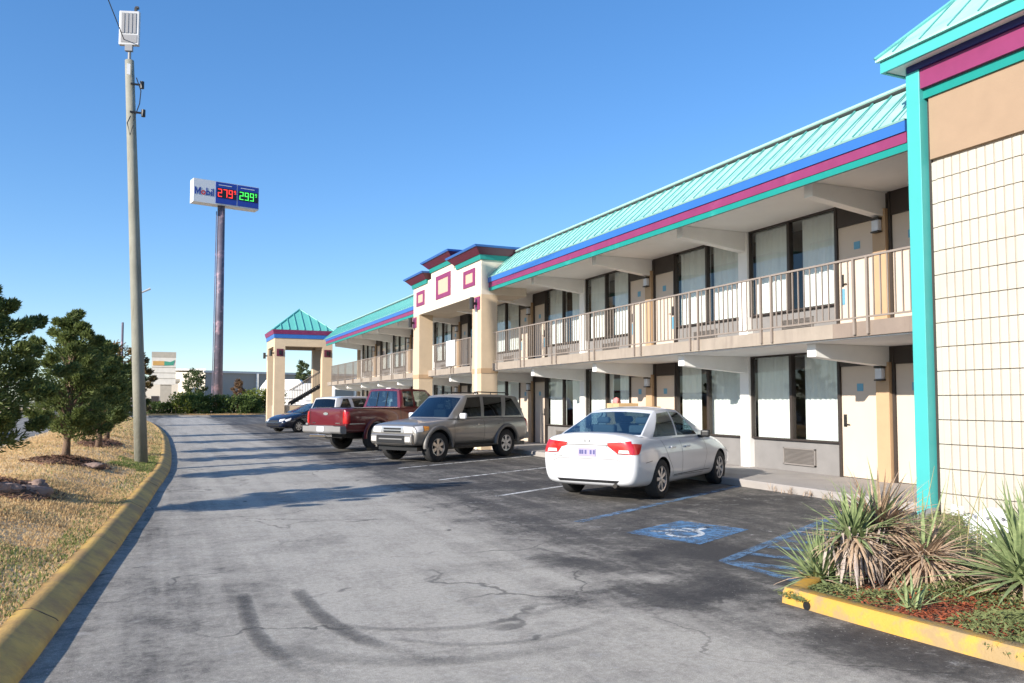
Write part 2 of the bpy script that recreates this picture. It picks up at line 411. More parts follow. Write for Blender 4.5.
# verge soil / far land / grass base
s = NT('verge_soil'); co = s.coord()
n = s.noise(co, .9, 8, .65); n2 = s.noise(co, 22, 6, .7); n3 = s.noise(s.mapv(co, (1, 1, 1), (9, 4, 0)), .45, 5, .6)
col = s.ramp(s.math('ADD', s.math('MULTIPLY', n, .5), s.math('MULTIPLY', n2, .5)), [(.30, (.38, .24, .13)), (.5, (.64, .46, .26)), (.68, (.76, .59, .37))])
col = s.mix(s.rng(n3, .54, .70, 0, .4), col, (.22, .22, .09))
s.P(Base_Color=col, Roughness=.95); s.bump(n2, .03, .8)
s = NT('far_land'); co = s.coord()
col = s.ramp(s.noise(co, .03, 6, .6), [(.35, (.10, .10, .05)), (.6, (.22, .19, .11))])
s.P(Base_Color=col, Roughness=.95)

# ------------------------------------------------------------------ ground
KX = [(-12, -1.9), (-4, -1.35), (2, -.93), (5.18, -.69), (9.96, -.35), (15.3, -.04), (19.6, .19), (27.5, .28), (37.5, .22), (50, -.12), (62, -.75), (70, -1.6), (76, -3.0), (80, -5.0), (82, -8)]
def kx(y):
    for (a, p), (b, q) in zip(KX, KX[1:]):
        if y <= b:
            i = KX.index((a, p)); t = (y-a)/(b-a)
            m0 = (q-KX[i-1][1])/(b-KX[i-1][0]) if i else (q-p)/(b-a)
            m1 = (KX[i+2][1]-p)/(KX[i+2][0]-a) if i+2 < len(KX) else (q-p)/(b-a)
            h = b-a
            return (2*t**3-3*t*t+1)*p+(t**3-2*t*t+t)*h*m0+(-2*t**3+3*t*t)*q+(t**3-t*t)*h*m1
    return KX[-1][1]
mb = MB(); mb.box(-2500, 2500, -1500, 3500, -.6, -.05)
tag(mb.build('ground', 'far_land'), kind='structure')
mb = MB(); mb.quad((-40, -25, 0), (60, -25, 0), (60, 84, 0), (-40, 84, 0))
drive = tag(mb.build('driveway', 'asphalt'), kind='structure')
NSH = [0]
def sheet(name, mat, pts, z=.004):
    NSH[0] += 1; z += NSH[0]*.00012                  # every strip a hair above the one before: no shared plane
    m = MB(); m.poly([(x, y, z) for x, y in pts]); return m.build(name, mat, drive)
# kerb of the driveway
kerb = MB(); rows = []
ys = [-12+i*.8 for i in range(118)]
ys = [y for y in ys if y < 82]
prof = [(0, -.02), (.012, .03), (.035, .055), (.15, .125), (.185, .142), (.225, .144), (.27, .135), (.275, -.02)]
for y in ys:
    x = kx(y); d = (kx(y+.2)-kx(y-.2))/.4; nx, ny = -1/math.hypot(1, d), d/math.hypot(1, d)
    j = rnd.uniform(-.006, .006)
    rows.append([(x+nx*u+j, y+ny*u, z+j*.5*(z > .1)) for u, z in prof])
kerb.grid(rows)
o = kerb.build('kerb', 'kerb_yellow'); smooth_by_angle(o, 50); tag(o, kind='structure')
# kerb joints
mb = MB()
for k in range(24):
    y = 3.3+k*3.05; x = kx(y)
    mb.prism([(x-.27, .1375), (x-.225, .1465), (x-.185, .1445), (x-.15, .1275), (x-.035, .0575), (x-.02, .04), (x-.02, .02), (x-.04, .04), (x-.27, .11)], 'y', y-.006, y+.006)
mb.build('joint', 'bark', o)
# grass verge (a bank that rises from the kerb and falls to the street)
def sst(a, b, x):
    t = max(0, min(1, (x-a)/(b-a))); return t*t*(3-2*t)
def vz(u, y):
    """height of the verge at distance u behind the kerb"""
    h = .125+.30*sst(.25, 1.9, u)*sst(82, 60, y)-.38*sst(2.8, 5.0, u)
    return h+.02*math.sin(y*1.7+u*2.1)*sst(.3, 1, u)+.012*math.sin(y*4.3-u*3.7)*sst(.3, .8, u)
def vpt(u, y): return (kx(y)-u, y, vz(u, y))
mb = MB(); us = [.25, .4, .6, .8, 1.1, 1.4, 1.7, 2.0, 2.4, 2.8, 3.2, 3.6, 4.0, 4.4, 4.8, 5.2]
mb.grid([[vpt(u, y) for u in us] for y in [-12+i*.45 for i in range(207)]])
verge = mb.build('verge', 'verge_soil', smooth=True); tag(verge, kind='structure')
# street-side far verge and hedge island
mb = MB(); mb.box(-60, -17, -20, 200, -.04, .10)
tag(mb.build('far_verge', 'verge_soil'), kind='structure')
mb = MB(); mb.box(-2.2, 40, 84, 150, -.04, .14)
isl = tag(mb.build('hedge_island', 'verge_soil'), kind='structure')
mb = MB(); mb.box(-2.4, 40, 83.7, 84, -.04, .16)
tag(mb.build('island_kerb', 'walk_conc'), kind='structure')
mb = MB(); mb.quad((-60, 84, .0), (-2.4, 84, 0), (-2.4, 300, 0), (-60, 300, 0))
tag(mb.build('cross_street', 'asphalt'), kind='structure')

# painted lines --------------------------------------------------------
D60 = (math.sin(R(61)), math.cos(R(61)))
def strip(name, mat, x, y, L, wd, d=D60, z=.004):
    n = (-d[1], d[0])
    sheet(name, mat, [(x-n[0]*wd/2, y-n[1]*wd/2), (x+d[0]*L-n[0]*wd/2, y+d[1]*L-n[1]*wd/2), (x+d[0]*L+n[0]*wd/2, y+d[1]*L+n[1]*wd/2), (x+n[0]*wd/2, y+n[1]*wd/2)], z)
for k in range(11):
    strip('parking_line', 'line_white', 5.0, 12.05+2.93*k, 5.2, .10)
strip('parking_line', 'line_blue', 4.9, 9.08, 5.35, .13)
sheet('blue_patch', 'sym_blue', [(5.02, 8.12), (5.34, 7.13), (6.50, 7.72), (6.16, 8.64)])
# wheelchair mark in the patch, drawn lying along the bay
def symp(u, v):                     # u to the right, v up, unit square -> ground
    ax, ay = (6.50-5.34)*.92, (7.72-7.13)*.92; bx, by = -.34*.95, .95*.95
    return (5.34+.06+ax*v+bx*u, 7.13+.05+ay*v+by*u)
mb = MB()
def arc(cx, cy, r, a0, a1, wd, n=18):
    for i in range(n):
        t0, t1 = R(a0+(a1-a0)*i/n), R(a0+(a1-a0)*(i+1)/n)
        q = [(cx+rr*math.cos(t), cy+rr*math.sin(t)) for rr, t in ((r-wd/2, t0), (r+wd/2, t0), (r+wd/2, t1), (r-wd/2, t1))]
        mb.poly([symp(*p)+(.008,) for p in q])
def bar(a, b, wd):
    dx, dy = b[0]-a[0], b[1]-a[1]; l = math.hypot(dx, dy); nx, ny = -dy/l*wd/2, dx/l*wd/2
    mb.poly([symp(*p)+(.008,) for p in ((a[0]-nx, a[1]-ny), (b[0]-nx, b[1]-ny), (b[0]+nx, b[1]+ny), (a[0]+nx, a[1]+ny))])
arc(.46, .34, .20, 100, 340, .075); arc(.47, .85, .001, 0, 360, .13)
bar((.46, .76), (.46, .47), .09); bar((.46, .60), (.68, .60), .06); bar((.46, .47), (.70, .47), .08); bar((.70, .50), (.80, .22), .08); bar((.78, .22), (.88, .25), .07)
mb.build('wheelchair_mark', 'sym_white', drive)
# hatched walkway beside the planter
A, B_, C_ = (5.0, 6.30), (5.02, 5.30), (9.2, 8.42)
strip('parking_line', 'line_blue', 5.0, 6.30, 4.4, .12, D60)
strip('parking_line', 'line_blue', 5.0, 6.34, 1.0, .12, (.03, -1))
for k in range(9):
    strip('parking_line', 'line_blue', 5.05+k*.5*D60[0], 6.24+k*.5*D60[1], .98, .15, (.55, -.835))
# skid marks
def skid(mat, pts, w0, w1, z=.005):
    n = len(pts); m = MB(); L, Rr = [], []
    P = []
    for i in range(n-1):
        for j in range(8):
            t = j/8; p0 = pts[max(i-1, 0)]; p1 = pts[i]; p2 = pts[i+1]; p3 = pts[min(i+2, n-1)]
            P.append(tuple(.5*(2*p1[k]+(p2[k]-p0[k])*t+(2*p0[k]-5*p1[k]+4*p2[k]-p3[k])*t*t+(3*p1[k]-p0[k]-3*p2[k]+p3[k])*t**3) for k in (0, 1)))
    P.append(pts[-1])
    for i, p in enumerate(P):
        q, r_ = P[max(i-1, 0)], P[min(i+1, len(P)-1)]; dx, dy = r_[0]-q[0], r_[1]-q[1]; l = math.hypot(dx, dy) or 1
        wd = (w0+(w1-w0)*i/(len(P)-1))/2
        L.append((p[0]-dy/l*wd, p[1]+dx/l*wd, z)); Rr.append((p[0]+dy/l*wd, p[1]-dx/l*wd, z))
    rows, fd = [], []
    for k in range(7):
        u = k/6; rows.append([tuple(a+(b-a)*u for a, b in zip(p, q)) for p, q in zip(L, Rr)])
        fd += [math.sin(math.pi*u)**.7*min(1, i/3, (len(P)-1-i)/(len(P)*.45)) for i in range(len(P))]
    m.grid(rows); o = m.build('skid_mark', mat, drive, fixn=False)
    at = o.data.attributes.new('fade', 'FLOAT', 'POINT')
    for i, v_ in enumerate(fd): at.data[i].value = v_
skid('rubber', [(.62, 6.85), (.60, 6.3), (.60, 5.6), (.72, 4.9), (.95, 4.4)], .14, .18)
skid('rubber', [(1.04, 6.85), (1.05, 6.3), (1.10, 5.7), (1.22, 5.2), (1.45, 4.75), (1.8, 4.4)], .16, .22, .0052)
skid('rubber_faint', [(1.12, 5.65), (1.45, 5.35), (2.0, 5.2), (2.7, 5.4), (3.4, 5.75), (4.3, 6.35)], .10, .17, .0056)
skid('rubber_faint', [(.62, 5.3), (1.05, 4.85), (1.7, 4.55), (2.5, 4.6), (3.2, 4.95)], .3, .14, .0060)
skid('rubber_faint', [(.75, 6.40), (.86, 6.22)], .17, .15, .0064)
skid('rubber_faint', [(1.35, 5.2), (1.75, 4.85), (2.3, 4.75), (3.0, 5.0), (3.6, 5.3)], .09, .12, .0068)
# ------------------------------------------------------------------ motel row
XW = 11.67                                   # wall plane
XE = 9.68                                    # edge of the balcony slab
Y0, Y1 = 7.55, 51.6
ZG, ZC, ZF, ZS = .13, 2.53, 2.76, 5.25        # walkway, lower ceiling, upper floor, soffit
mb = MB(); mb.prism([(9.66, -.05), (9.66, .105), (9.685, .13), (12.2, .13), (12.2, -.05)], 'y', 7.6, 56.5)
walk = tag(mb.build('walkway', 'walk_conc'), kind='structure')

motel = thing('motel_building', 'two-storey motel row with turquoise metal mansard roof and a railed upper balcony', 'motel', (XW, Y0, 0))
mb = MB(); mb.box(12.75, 24, Y0, Y1, 0, 5.6); mb.build('wall', 'grey_wall', motel)
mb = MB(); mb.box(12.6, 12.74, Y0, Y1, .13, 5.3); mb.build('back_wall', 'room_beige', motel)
mb = MB(); mb.box(XE, 12.6, 9.45, Y1, ZC+.003, ZF); mb.build('balcony_slab', 'slab_conc', motel)
mb = MB(); mb.box(XE+.004, 12.6, 7.9, 9.45, ZC+.003, ZF); mb.build('balcony_slab', 'slab_brown', motel)
mb = MB(); mb.box(XE+.06, 12.6, 7.9, Y1, ZC-.02, ZC); mb.build('balcony_ceiling', 'soffit_paint', motel)
mb = MB(); mb.box(9.62, 12.6, Y0, Y1, ZS, ZS+.05); mb.build('soffit', 'soffit_paint', motel)
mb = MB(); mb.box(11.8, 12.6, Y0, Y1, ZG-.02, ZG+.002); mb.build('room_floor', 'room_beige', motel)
fb = thing_f = None
for nm, mt, x0, z0, z1 in (('fascia_band', 'teal', 9.565, 5.09, 5.198), ('fascia_band', 'maroon', 9.55, 5.20, 5.358), ('fascia_band', 'blue_band', 9.525, 5.36, 5.535)):
    for a, b in ((7.9, 23.72), (31.18, Y1)):
        mb = MB(); mb.box(x0, 9.62, a, b, z0, z1); mb.build(nm, mt, motel)
# mansard: standing-seam sheet, both slopes and its end gables
for a, b in ((7.9, 23.72), (31.18, 52.3)):
    mb = MB(); mb.prism([(9.50, 5.54), (9.52, 5.515), (9.60, 5.545), (10.46, 6.40), (13.0, 6.40), (13.0, 6.36), (10.5, 6.30), (9.7, 5.5)], 'y', a, b)
    rf = mb.build('roof', 'roof_mint' if a < 20 else 'roof_mint_far', motel)
    mb = MB(); k = 0; y = 8.09
    while y < b:
        if y > a:
            n = (-.022*.707, .022*.707)
            mb.prism([(9.515, 5.545), (9.515+n[0], 5.545+n[1]), (10.46+n[0], 6.40+n[1]), (10.46, 6.40)], 'y', y-.009, y+.009)
        y += .36
    mb.build('seam', 'roof_seam', rf)
    mb = MB(); mb.prism([(10.40, 6.36), (10.36, 6.40), (10.36, 6.408), (10.42, 6.455), (10.85, 6.455), (10.85, 6.41), (10.50, 6.41)], 'y', a, b)
    mb.build('ridge_cap', 'ridge_metal', rf)
    # dark reveal under the ridge cap
    mb = MB(); mb.prism([(10.37, 6.305), (10.345, 6.33), (10.385, 6.385), (10.41, 6.36)], 'y', a, b); mb.build('ridge_gap', 'metal_dark', rf)

# --- bay elements (built once in window-local coordinates, then copied)
PB = 3.68; YB = [10.22+PB*k for k in range(12)]      # beam lines: even = tan pilaster, odd = white pier
def mk_window(side, level, gapk):
    """window filling the bay between door and pier; origin at the pilaster line, y away from it; side=+1/-1"""
    zb, zt = (ZG, ZC-.022) if level == 0 else (ZF, ZS-.002)
    s_ = side
    f = MB(); a, b = 1.08, 3.53; zs = zb+.62
    def bx(m, y0, y1, x0, x1, z0, z1): m.box(x0, x1, s_*y0, s_*y1, z0, z1)
    fw = .032
    bx(f, a, b, .02, .12, zt-fw, zt); bx(f, a, b, .02, .12, zs, zs+.035)
    bx(f, a, a+fw, .021, .119, zs, zt); bx(f, b-fw, b, .021, .119, zs, zt)
    md = (a+b)/2+.03
    bx(f, md-.034, md+.034, .015, .121, zs+.03, zt-fw)
    wv = f.build('window', 'brown_trim', None)
    COL.objects.unlink(wv)
    g = MB(); g.quad((.07, s_*(a+fw), zs+.03), (.07, s_*(md-.034), zs+.03), (.07, s_*(md-.034), zt-fw), (.07, s_*(a+fw), zt-fw))
    g.quad((.06, s_*(md+.034), zs+.03), (.06, s_*(b-fw), zs+.03), (.06, s_*(b-fw), zt-fw), (.06, s_*(md+.034), zt-fw))
    go = g.build('pane', 'window_glass', None, fixn=False); go.parent = wv
    # curtain halves, pleated, open a little where the photo shows a dark gap
    r2 = random.Random(int(gapk*100)+level*7+side)
    gaps = {0: [(1.10, 2.31), (2.37, 3.52)], 1: [(1.10, 2.12), (2.40, 3.52)], 2: [(1.10, 1.86), (2.22, 3.52)], 3: [(1.10, 3.52)], 4: [(1.10, 2.28), (2.62, 3.52)]}[gapk]
    for (c0, c1) in gaps:
        m = MB(); rows = []; n = int((c1-c0)/.022)
        zz = [zs+.01, zs+.35, zs+.9, zt-.03]
        for z in zz:
            tt = (z-zs)/(zt-zs); sh = .05*(1-tt)*(1 if c0 > 1.3 else 0)
            rows.append([(.20+.034*math.sin(y*2*math.pi/.13+.5*math.sin(y*9))*(.6+.4*math.sin(y*23)), s_*(y), z) for y in [c0+sh+(c1-c0-sh)*i/n for i in range(n+1)]])
        m.grid(rows); c = m.build('curtain', 'curtain', None, smooth=True); c.parent = wv
    # dark backing of the room so that no light comes through
    p = MB(); bx(p, a-.02, b+.02, .10, .16, zb, zs-.002)
    po = p.build('lower_panel', 'grey_wall', None); po.parent = wv
    q = MB(); g0, g1 = 1.75, 2.62; z0, z1 = zb+.13, zb+.47
    for i in range(12):
        z = z0+.02+(z1-z0-.04)*i/12
        q.prism([(.088, z), (.062, z+.004), (.062, z+.010), (.094, z+.022)], 'y', s_*g0+.02*s_, s_*g1-.02*s_)
    for (u0, u1, w0, w1) in ((g0, g1, z0, z0+.022), (g0, g1, z1-.022, z1), (g0, g0+.022, z0, z1), (g1-.022, g1, z0, z1)):
        q.box(.058, .099, s_*u0, s_*u1, w0+.0005*(u1-u0 > .1), w1)
    qo = q.build('air_conditioner_grille', 'grille', None); qo.parent = wv
    for ob in wv.children: COL.objects.unlink(ob)
    return wv
def mk_door(side, level):
    zb, zt = (ZG, ZC-.022) if level == 0 else (ZF, ZS-.002); s_ = side
    f = MB()
    def bx(m, y0, y1, x0, x1, z0, z1): m.box(x0, x1, s_*y0, s_*y1, z0, z1)
    f0, f1 = .145, 1.078; zd = zb+2.07
    bx(f, f0, f0+.045, .0, .13, zb, zt); bx(f, f1-.045, f1, .0, .13, zb, zt-.001); bx(f, f0+.045, f1-.045, .012, .129, zd, zt-.002)
    d = f.build('door', 'brown_trim', None); COL.objects.unlink(d)
    m = MB(); bx(m, f0+.048, f1-.048, .045, .09, zb+.012, zd-.004); l = m.build('door_leaf', 'door_paint', None, bevel=.004); l.parent = d
    m = MB(); yh = f1-.13
    bx(m, yh-.035, yh+.035, .033, .044, zb+.94, zb+1.17); m.tube((.02, s_*(yh), zb+.985), (.044, s_*yh, zb+.985), .026); m.tube((.012, s_*yh, zb+.985), (.012, s_*(yh-.12), zb+.985), .011)
    m.tube((.025, s_*yh, zb+1.11), (.04, s_*yh, zb+1.11), .02)
    h = m.build('handle', 'metal_dark', None); h.parent = d
    m = MB(); bx(m, .52, .66, .039, .0445, zb+1.60, zb+1.74); n = m.build('number_plate', 'plate_blue', None); n.parent = d
    if level == 1:
        m = MB(); bx(m, yh-.05, yh+.05, .035, .0448, zb+.60, zb+.90); n = m.build('door_hanger', 'plate_blue', None); n.parent = d
    for ob in d.children: COL.objects.unlink(ob)
    return d
def put(proto, y, x=XW):
    c = copy_tree_new(proto, motel, Vector((x, y, 0))-WL[motel.name]); return c
def copy_tree_new(o, parent, loc):
    c = o.copy(); COL.objects.link(c); c.parent = parent; c.location = loc; c.matrix_parent_inverse = Matrix()
    for k in o.children:
        d = k.copy(); COL.objects.link(d); d.parent = c; d.location = (0, 0, 0)
    return c
WINP = {}; DOORP = {}
def win(side, level, gapk):
    if (side, level, gapk) not in WINP: WINP[(side, level, gapk)] = mk_window(side, level, gapk)
    return WINP[(side, level, gapk)]
def door(side, level):
    if (side, level) not in DOORP: DOORP[(side, level)] = mk_door(side, level)
    return DOORP[(side, level)]
gp = random.Random(3)
GAP = {(0, 0, 1): 1, (1, 0, 1): 2, (0, 1, 1): 1, (2, 0, -1): 2, (2, 1, -1): 0, (2, 0, 1): 2, (2, 1, 1): 1}
for k, yb in enumerate(YB):
    for lv in (0, 1):
        zb, zc = (ZG, ZC) if lv == 0 else (ZF, ZS)
        # tapered concrete beam under slab / soffit
        m = MB(); zt = zc-.021 if lv == 0 else zc-.002
        m.prism([(9.98, zt), (9.98, zc-.24), (10.16, zc-.26), (11.72, zc-.44 if lv else zc-.38), (11.72, zt)], 'y', yb-.10, yb+.10)
        bo = m.build('beam', 'white_paint', motel, bevel=.008)
        ztop = zc-.30
        if k % 2 == 0:
            m = MB(); m.box(XW-.07, XW+.12, yb-.14, yb+.14, zb, ztop); m.build('pilaster', 'tan_paint', motel)
            m = MB(); m.box(XW+.0, XW+.13, yb-.139, yb+.139, ztop+.001, zc-.022); m.build('pilaster_cap', 'brown_trim', motel)
            m = MB(); yl = yb; z = zb+1.80
            m.box(XW-.17, XW-.072, yl-.075, yl+.075, z, z+.20)
            lo = m.build('wall_lamp', 'lamp_glass', motel, bevel=.02)
            m = MB(); m.box(XW-.18, XW-.071, yl-.082, yl+.082, z+.201, z+.24); m.build('cap', 'metal_dark', lo)
            m = MB(); m.box(XW-.18, XW-.071, yl-.082, yl+.082, z-.025, z-.001); m.build('base', 'metal_dark', lo)
            for s_ in (1, -1):
                if k == 0 and s_ < 0:
                    put(door(s_, lv), yb); continue
                if yb+s_*3.6 > Y1: continue
                put(door(s_, lv), yb)
                put(win(s_, lv, GAP.get((k, lv, s_), gp.choice((0, 0, 1, 3, 4)))), yb)
        else:
            m = MB(); m.box(XW-.03, XW+.12, yb-.146, yb+.146, zb, zc-.021 if lv == 0 else zc-.003); m.build('pier', 'white_paint', motel)
# wall beside the first door (behind the end wing) and end wall
m = MB(); m.box(XW, XW+.14, Y0, YB[0]-1.081, ZG, ZC-.022); m.box(XW, XW+.14, Y0, YB[0]-1.081, ZF, ZS-.002); m.build('wall', 'grey_wall', motel)
m = MB(); m.box(XW-.05, 12.75, Y1-.001, Y1+.2, .0, 5.6); m.build('end_wall', 'stucco', motel)
# balcony railing
def mk_rail(L):
    m = MB(); m.box(-.022, .022, 0, L+.226, .955, .985); m.box(-.018, .018, 0, L+.226, .045, .07)
    n = int(L/.128)
    for i in range(1, n):
        y = L*i/n; m.box(-.009, .009, y-.009, y+.009, .07, .955)
    r = m.build('railing', 'rail_paint', None); COL.objects.unlink(r)
    m.box(-.009, .009, L+.10, L+.118, .07, .955)
    for y in (0.018, L-.018):
        q = MB(); q.box(-.026, .014, y-.02, y+.02, -.20, .984); p = q.build('post', 'rail_paint', None); p.parent = r; COL.objects.unlink(p)
    return r
RL = mk_rail(1.84)
yy = 8.98
while yy+1.84 < Y1+.4:
    if not (yy < 23.7 < yy+1.84) and not (yy < 31.2 < yy+1.84): put(RL, yy, XE-.014).location.z = ZF
    yy += 2.071
rr = mk_rail(.90); put(rr, 7.86, XE-.014).location.z = ZF

# ------------------------------------------------------------------ stepped entrance portico
po = thing('entrance_portico', 'cream stucco portico with stepped maroon cornices in the middle of the motel row', 'portico', (9.3, 27.4, 0))
for ya, yb_ in ((23.66, 24.46), (30.40, 31.20)):
    m = MB(); m.box(9.3, 9.86, ya, yb_, 0, 2.44); m.box(9.3, 9.86, ya, yb_, 2.60, 4.98)
    c = m.build('column', 'stucco', po)
    m = MB(); m.box(9.285, 9.875, ya-.015, yb_+.015, 2.44, 2.60); m.build('band', 'tan_paint', c)
m = MB(); m.box(9.3, 10.9, 23.66, 31.20, 4.98, 6.2); m.box(9.301, 10.6, 26.32, 28.9, 6.2, 6.52)
m.build('parapet', 'stucco_white', po)
def cornice(x0, x1, y0, y1, z):
    m = MB(); m.frustum((x0-.05, x1, y0-.05, y1+.05), z-.10, (x0-.08, x1, y0-.08, y1+.08), z+.05); c = m.build('cornice', 'teal', po)
    m = MB(); m.frustum((x0-.10, x1, y0-.10, y1+.10), z+.052, (x0-.30, x1, y0-.30, y1+.30), z+.25); m.build('flared_band', 'maroon_dk', c)
    m = MB(); m.frustum((x0-.33, x1, y0-.33, y1+.33), z+.252, (x0-.36, x1, y0-.36, y1+.36), z+.315); m.build('top_band', 'blue_band', c)
cornice(9.3, 10.9, 23.66, 25.9, 6.2); cornice(9.3, 10.9, 29.35, 31.2, 6.2); cornice(9.302, 10.6, 26.36, 28.86, 6.52)
for ya, yb_, za, zb in ((24.2, 25.3, 5.34, 5.92), (26.63, 28.27, 5.32, 6.18), (29.70, 30.76, 5.32, 5.90)):
    m = MB(); t = .16 if yb_-ya > 1.2 else .13; u = t*1.6
    m.box(9.275, 9.3, ya, yb_, za, za+t); m.box(9.275, 9.3, ya, yb_, zb-t, zb); m.box(9.276, 9.3, ya, ya+u, za+t, zb-t); m.box(9.276, 9.3, yb_-u, yb_, za+t, zb-t)
    f = m.build('square_frame', 'maroon', po)
    m = MB(); m.box(9.288, 9.3, ya+u, yb_-u, za+t, zb-t); m.build('inset', 'peach', f)
for ya in (23.9, 30.9):
    m = MB(); m.box(9.27, 9.3, ya-.14, ya+.30, 4.50, 4.92); pl = m.build('lamp_plaque', 'maroon', po)
    m = MB(); m.box(9.10, 9.27, ya+.04, ya+.12, 4.66, 4.74); m.tube((9.10, ya+.08, 4.52), (9.10, ya+.08, 4.90), .075); m.build('floodlight', 'black_iron', pl)
m = MB(); m.tube((9.285, 24.05, 0), (9.285, 24.05, 4.6), .045); m.build('downpipe_or_sunlit_strip', 'white_paint', po)  # white tube stands in for the column's sunlit face, no pipe there
# white board tied to the portico railing
m = MB(); m.box(9.60, 9.625, 27.05, 28.0, 2.83, 3.76)
tag(m.build('white_board', 'white_plastic', bevel=.006), 'blank white board tied to the balcony railing inside the portico', 'board')

# ------------------------------------------------------------------ end wing on the right
wg = thing('motel_wing', 'cream fluted-block end wing with turquoise corner post and roof at the right edge', 'building wing', (9.5, 7.5, 0))
YW0 = -6.0
m = MB(); m.box(9.60, 22, YW0, 7.529, 0, 6.15); m.build('wall_core', 'joint_dark', wg)
m = MB(); m.box(9.57, 9.80, 7.53, 7.60, 0, 6.15); m.build('shade_strip', 'brown_trim', wg)  # dark colour put in for the shadow gap between wall and corner post
# fluted split-face blocks: each course a ribbed band, recessed joints between
m = MB(); zc_ = .0; h = .325
while zc_ < 4.75:
    z0, z1 = zc_+.006, min(zc_+h-.006, 4.80); pts = []
    y = YW0
    while y < 7.45:
        pts += [(9.563, y), (9.545, y+.004), (9.540, y+.014), (9.540, y+.092), (9.545, y+.101), (9.563, y+.106)]; y += .118
    pts += [(9.566, 7.525)]
    rows = [[(px, py, z) for px, py in pts] for z in (z0, z1)]
    m.grid(rows)
    m.poly([(9.60, YW0, z1)]+[(px, py, z1) for px, py in pts]+[(9.60, 7.525, z1)]); m.poly([(9.60, YW0, z0)]+[(px, py, z0) for px, py in pts]+[(9.60, 7.525, z0)])
    zc_ += h
m.build('block_facing', 'block_cream', wg)
m = MB(); m.box(9.535, 9.60, YW0, 7.52, 4.845, 5.70); m.build('stucco_panel', 'tan_panel', wg)
m = MB(); m.box(9.50, 9.60, YW0, 7.62, 5.70, 5.83); m.build('fascia_band', 'teal', wg)
m = MB(); m.box(9.44, 9.60, YW0, 7.72, 5.832, 6.10); m.build('fascia_band', 'maroon', wg)
m = MB(); m.box(9.40, 9.60, YW0, 7.75, 6.102, 6.19); m.build('fascia_band', 'navy_band', wg)
m = MB(); m.box(9.42, 9.60, 7.57, 7.78, 0.0, 6.19); m.build('corner_post', 'teal_col', wg, bevel=.006)
m = MB(); m.box(9.24, 22, YW0, 7.97, 6.19, 6.21); m.build('soffit', 'soffit_paint', wg)
m = MB(); m.box(9.20, 9.24, YW0, 8.01, 6.17, 6.36); m.box(9.2401, 22, 7.97, 8.01, 6.17, 6.36); m.build('eave_fascia', 'teal_col', wg)
# hipped metal roof
ey, ex, ez = 8.05, 9.15, 6.365; T = 3.2; tp = .95
m = MB()
ap = (ex+T, ey-T, ez+T*tp)
m.poly([(ex, ey, ez), ap, (ex+T, YW0, ez+T*tp), (ex, YW0, ez)])
m.poly([(ex, ey, ez), (22, ey, ez), (22, ey-T, ez+T*tp), ap])
m.poly([ap, (22, ey-T, ez+T*tp), (22, YW0, ez+T*tp), (ex+T, YW0, ez+T*tp)])
m.box(ex, ex+.06, YW0, ey, ez-.03, ez+.0)
wr = m.build('roof', 'roof_mint', wg, fixn=False)
m = MB(); y = ey-.3
while y > YW0:
    t = min(T, ey-y)
    m.path([(ex+.0, y, ez+.012), (ex+t, y, ez+t*tp+.012)], .014, 4); y -= .42
m.path([(ex, ey, ez+.01), (ap[0], ap[1], ap[2]+.02)], .035, 6)
m.build('seam', 'roof_seam', wr)

# ------------------------------------------------------------------ stair porch at the far end
px0, px1, py0, py1 = 6.55, 10.25, 53.0, 57.2
pc = thing('stair_porch', 'cream open porch with small turquoise pyramid roof at the far end of the motel', 'porch', (px0, py0, 0))
for xa in (px0, px1-.66):
    for ya in (py0, py1-.66):
        m = MB(); m.box(xa, xa+.66, ya, ya+.66, 0, 5.1); c = m.build('column', 'stucco', pc)
for xa in (px0+.12, px1-.55):
    m = MB(); m.box(xa, xa+.42, py0-.03, py0, 4.45, 4.92); p = m.build('lamp_plaque', 'maroon_dk', pc)
    m = MB(); m.box(xa+.14, xa+.28, py0-.14, py0-.03, 4.55, 4.82); m.build('lamp', 'black_iron', p)
for ya in (py0+.2, py1-.5):
    m = MB(); m.tube((px0-.22, ya, 4.45), (px0-.22, ya, 4.85), .09); m.box(px0-.22, px0, ya-.03, ya+.03, 4.6, 4.68); m.build('floodlight', 'black_iron', pc)
m = MB(); m.box(px0, px1, py0, py0+.5, 5.1, 5.62); m.box(px0, px1, py1-.5, py1, 5.1, 5.62); m.box(px0, px0+.5, py0+.5, py1-.5, 5.1, 5.62); m.box(px1-.5, px1, py0+.5, py1-.5, 5.1, 5.62)
m.build('beam', 'stucco', pc)
m = MB(); m.frustum((px0-.04, px1+.04, py0-.04, py1+.04), 5.62, (px0-.06, px1+.06, py0-.06, py1+.06), 5.88); m.build('fascia_band', 'blue_band', pc)
m = MB(); m.frustum((px0-.08, px1+.08, py0-.08, py1+.08), 5.881, (px0-.16, px1+.16, py0-.16, py1+.16), 6.16); m.build('fascia_band', 'maroon', pc)
m = MB(); cx_, cy_ = (px0+px1)/2, (py0+py1)/2; rb = (px0-.1, px1+.1, py0-.1, py1+.1)
m.frustum(rb, 6.165, (cx_-.02, cx_+.02, cy_-.02, cy_+.02), 7.75); r_ = m.build('roof', 'roof_teal', pc)
m = MB()
for sx_ in (-1, 1):
    for sy_ in (-1, 1):
        m.path([(cx_+sx_*(px1-px0+.2)/2, cy_+sy_*(py1-py0+.2)/2, 6.18), (cx_, cy_, 7.78)], .05, 5)
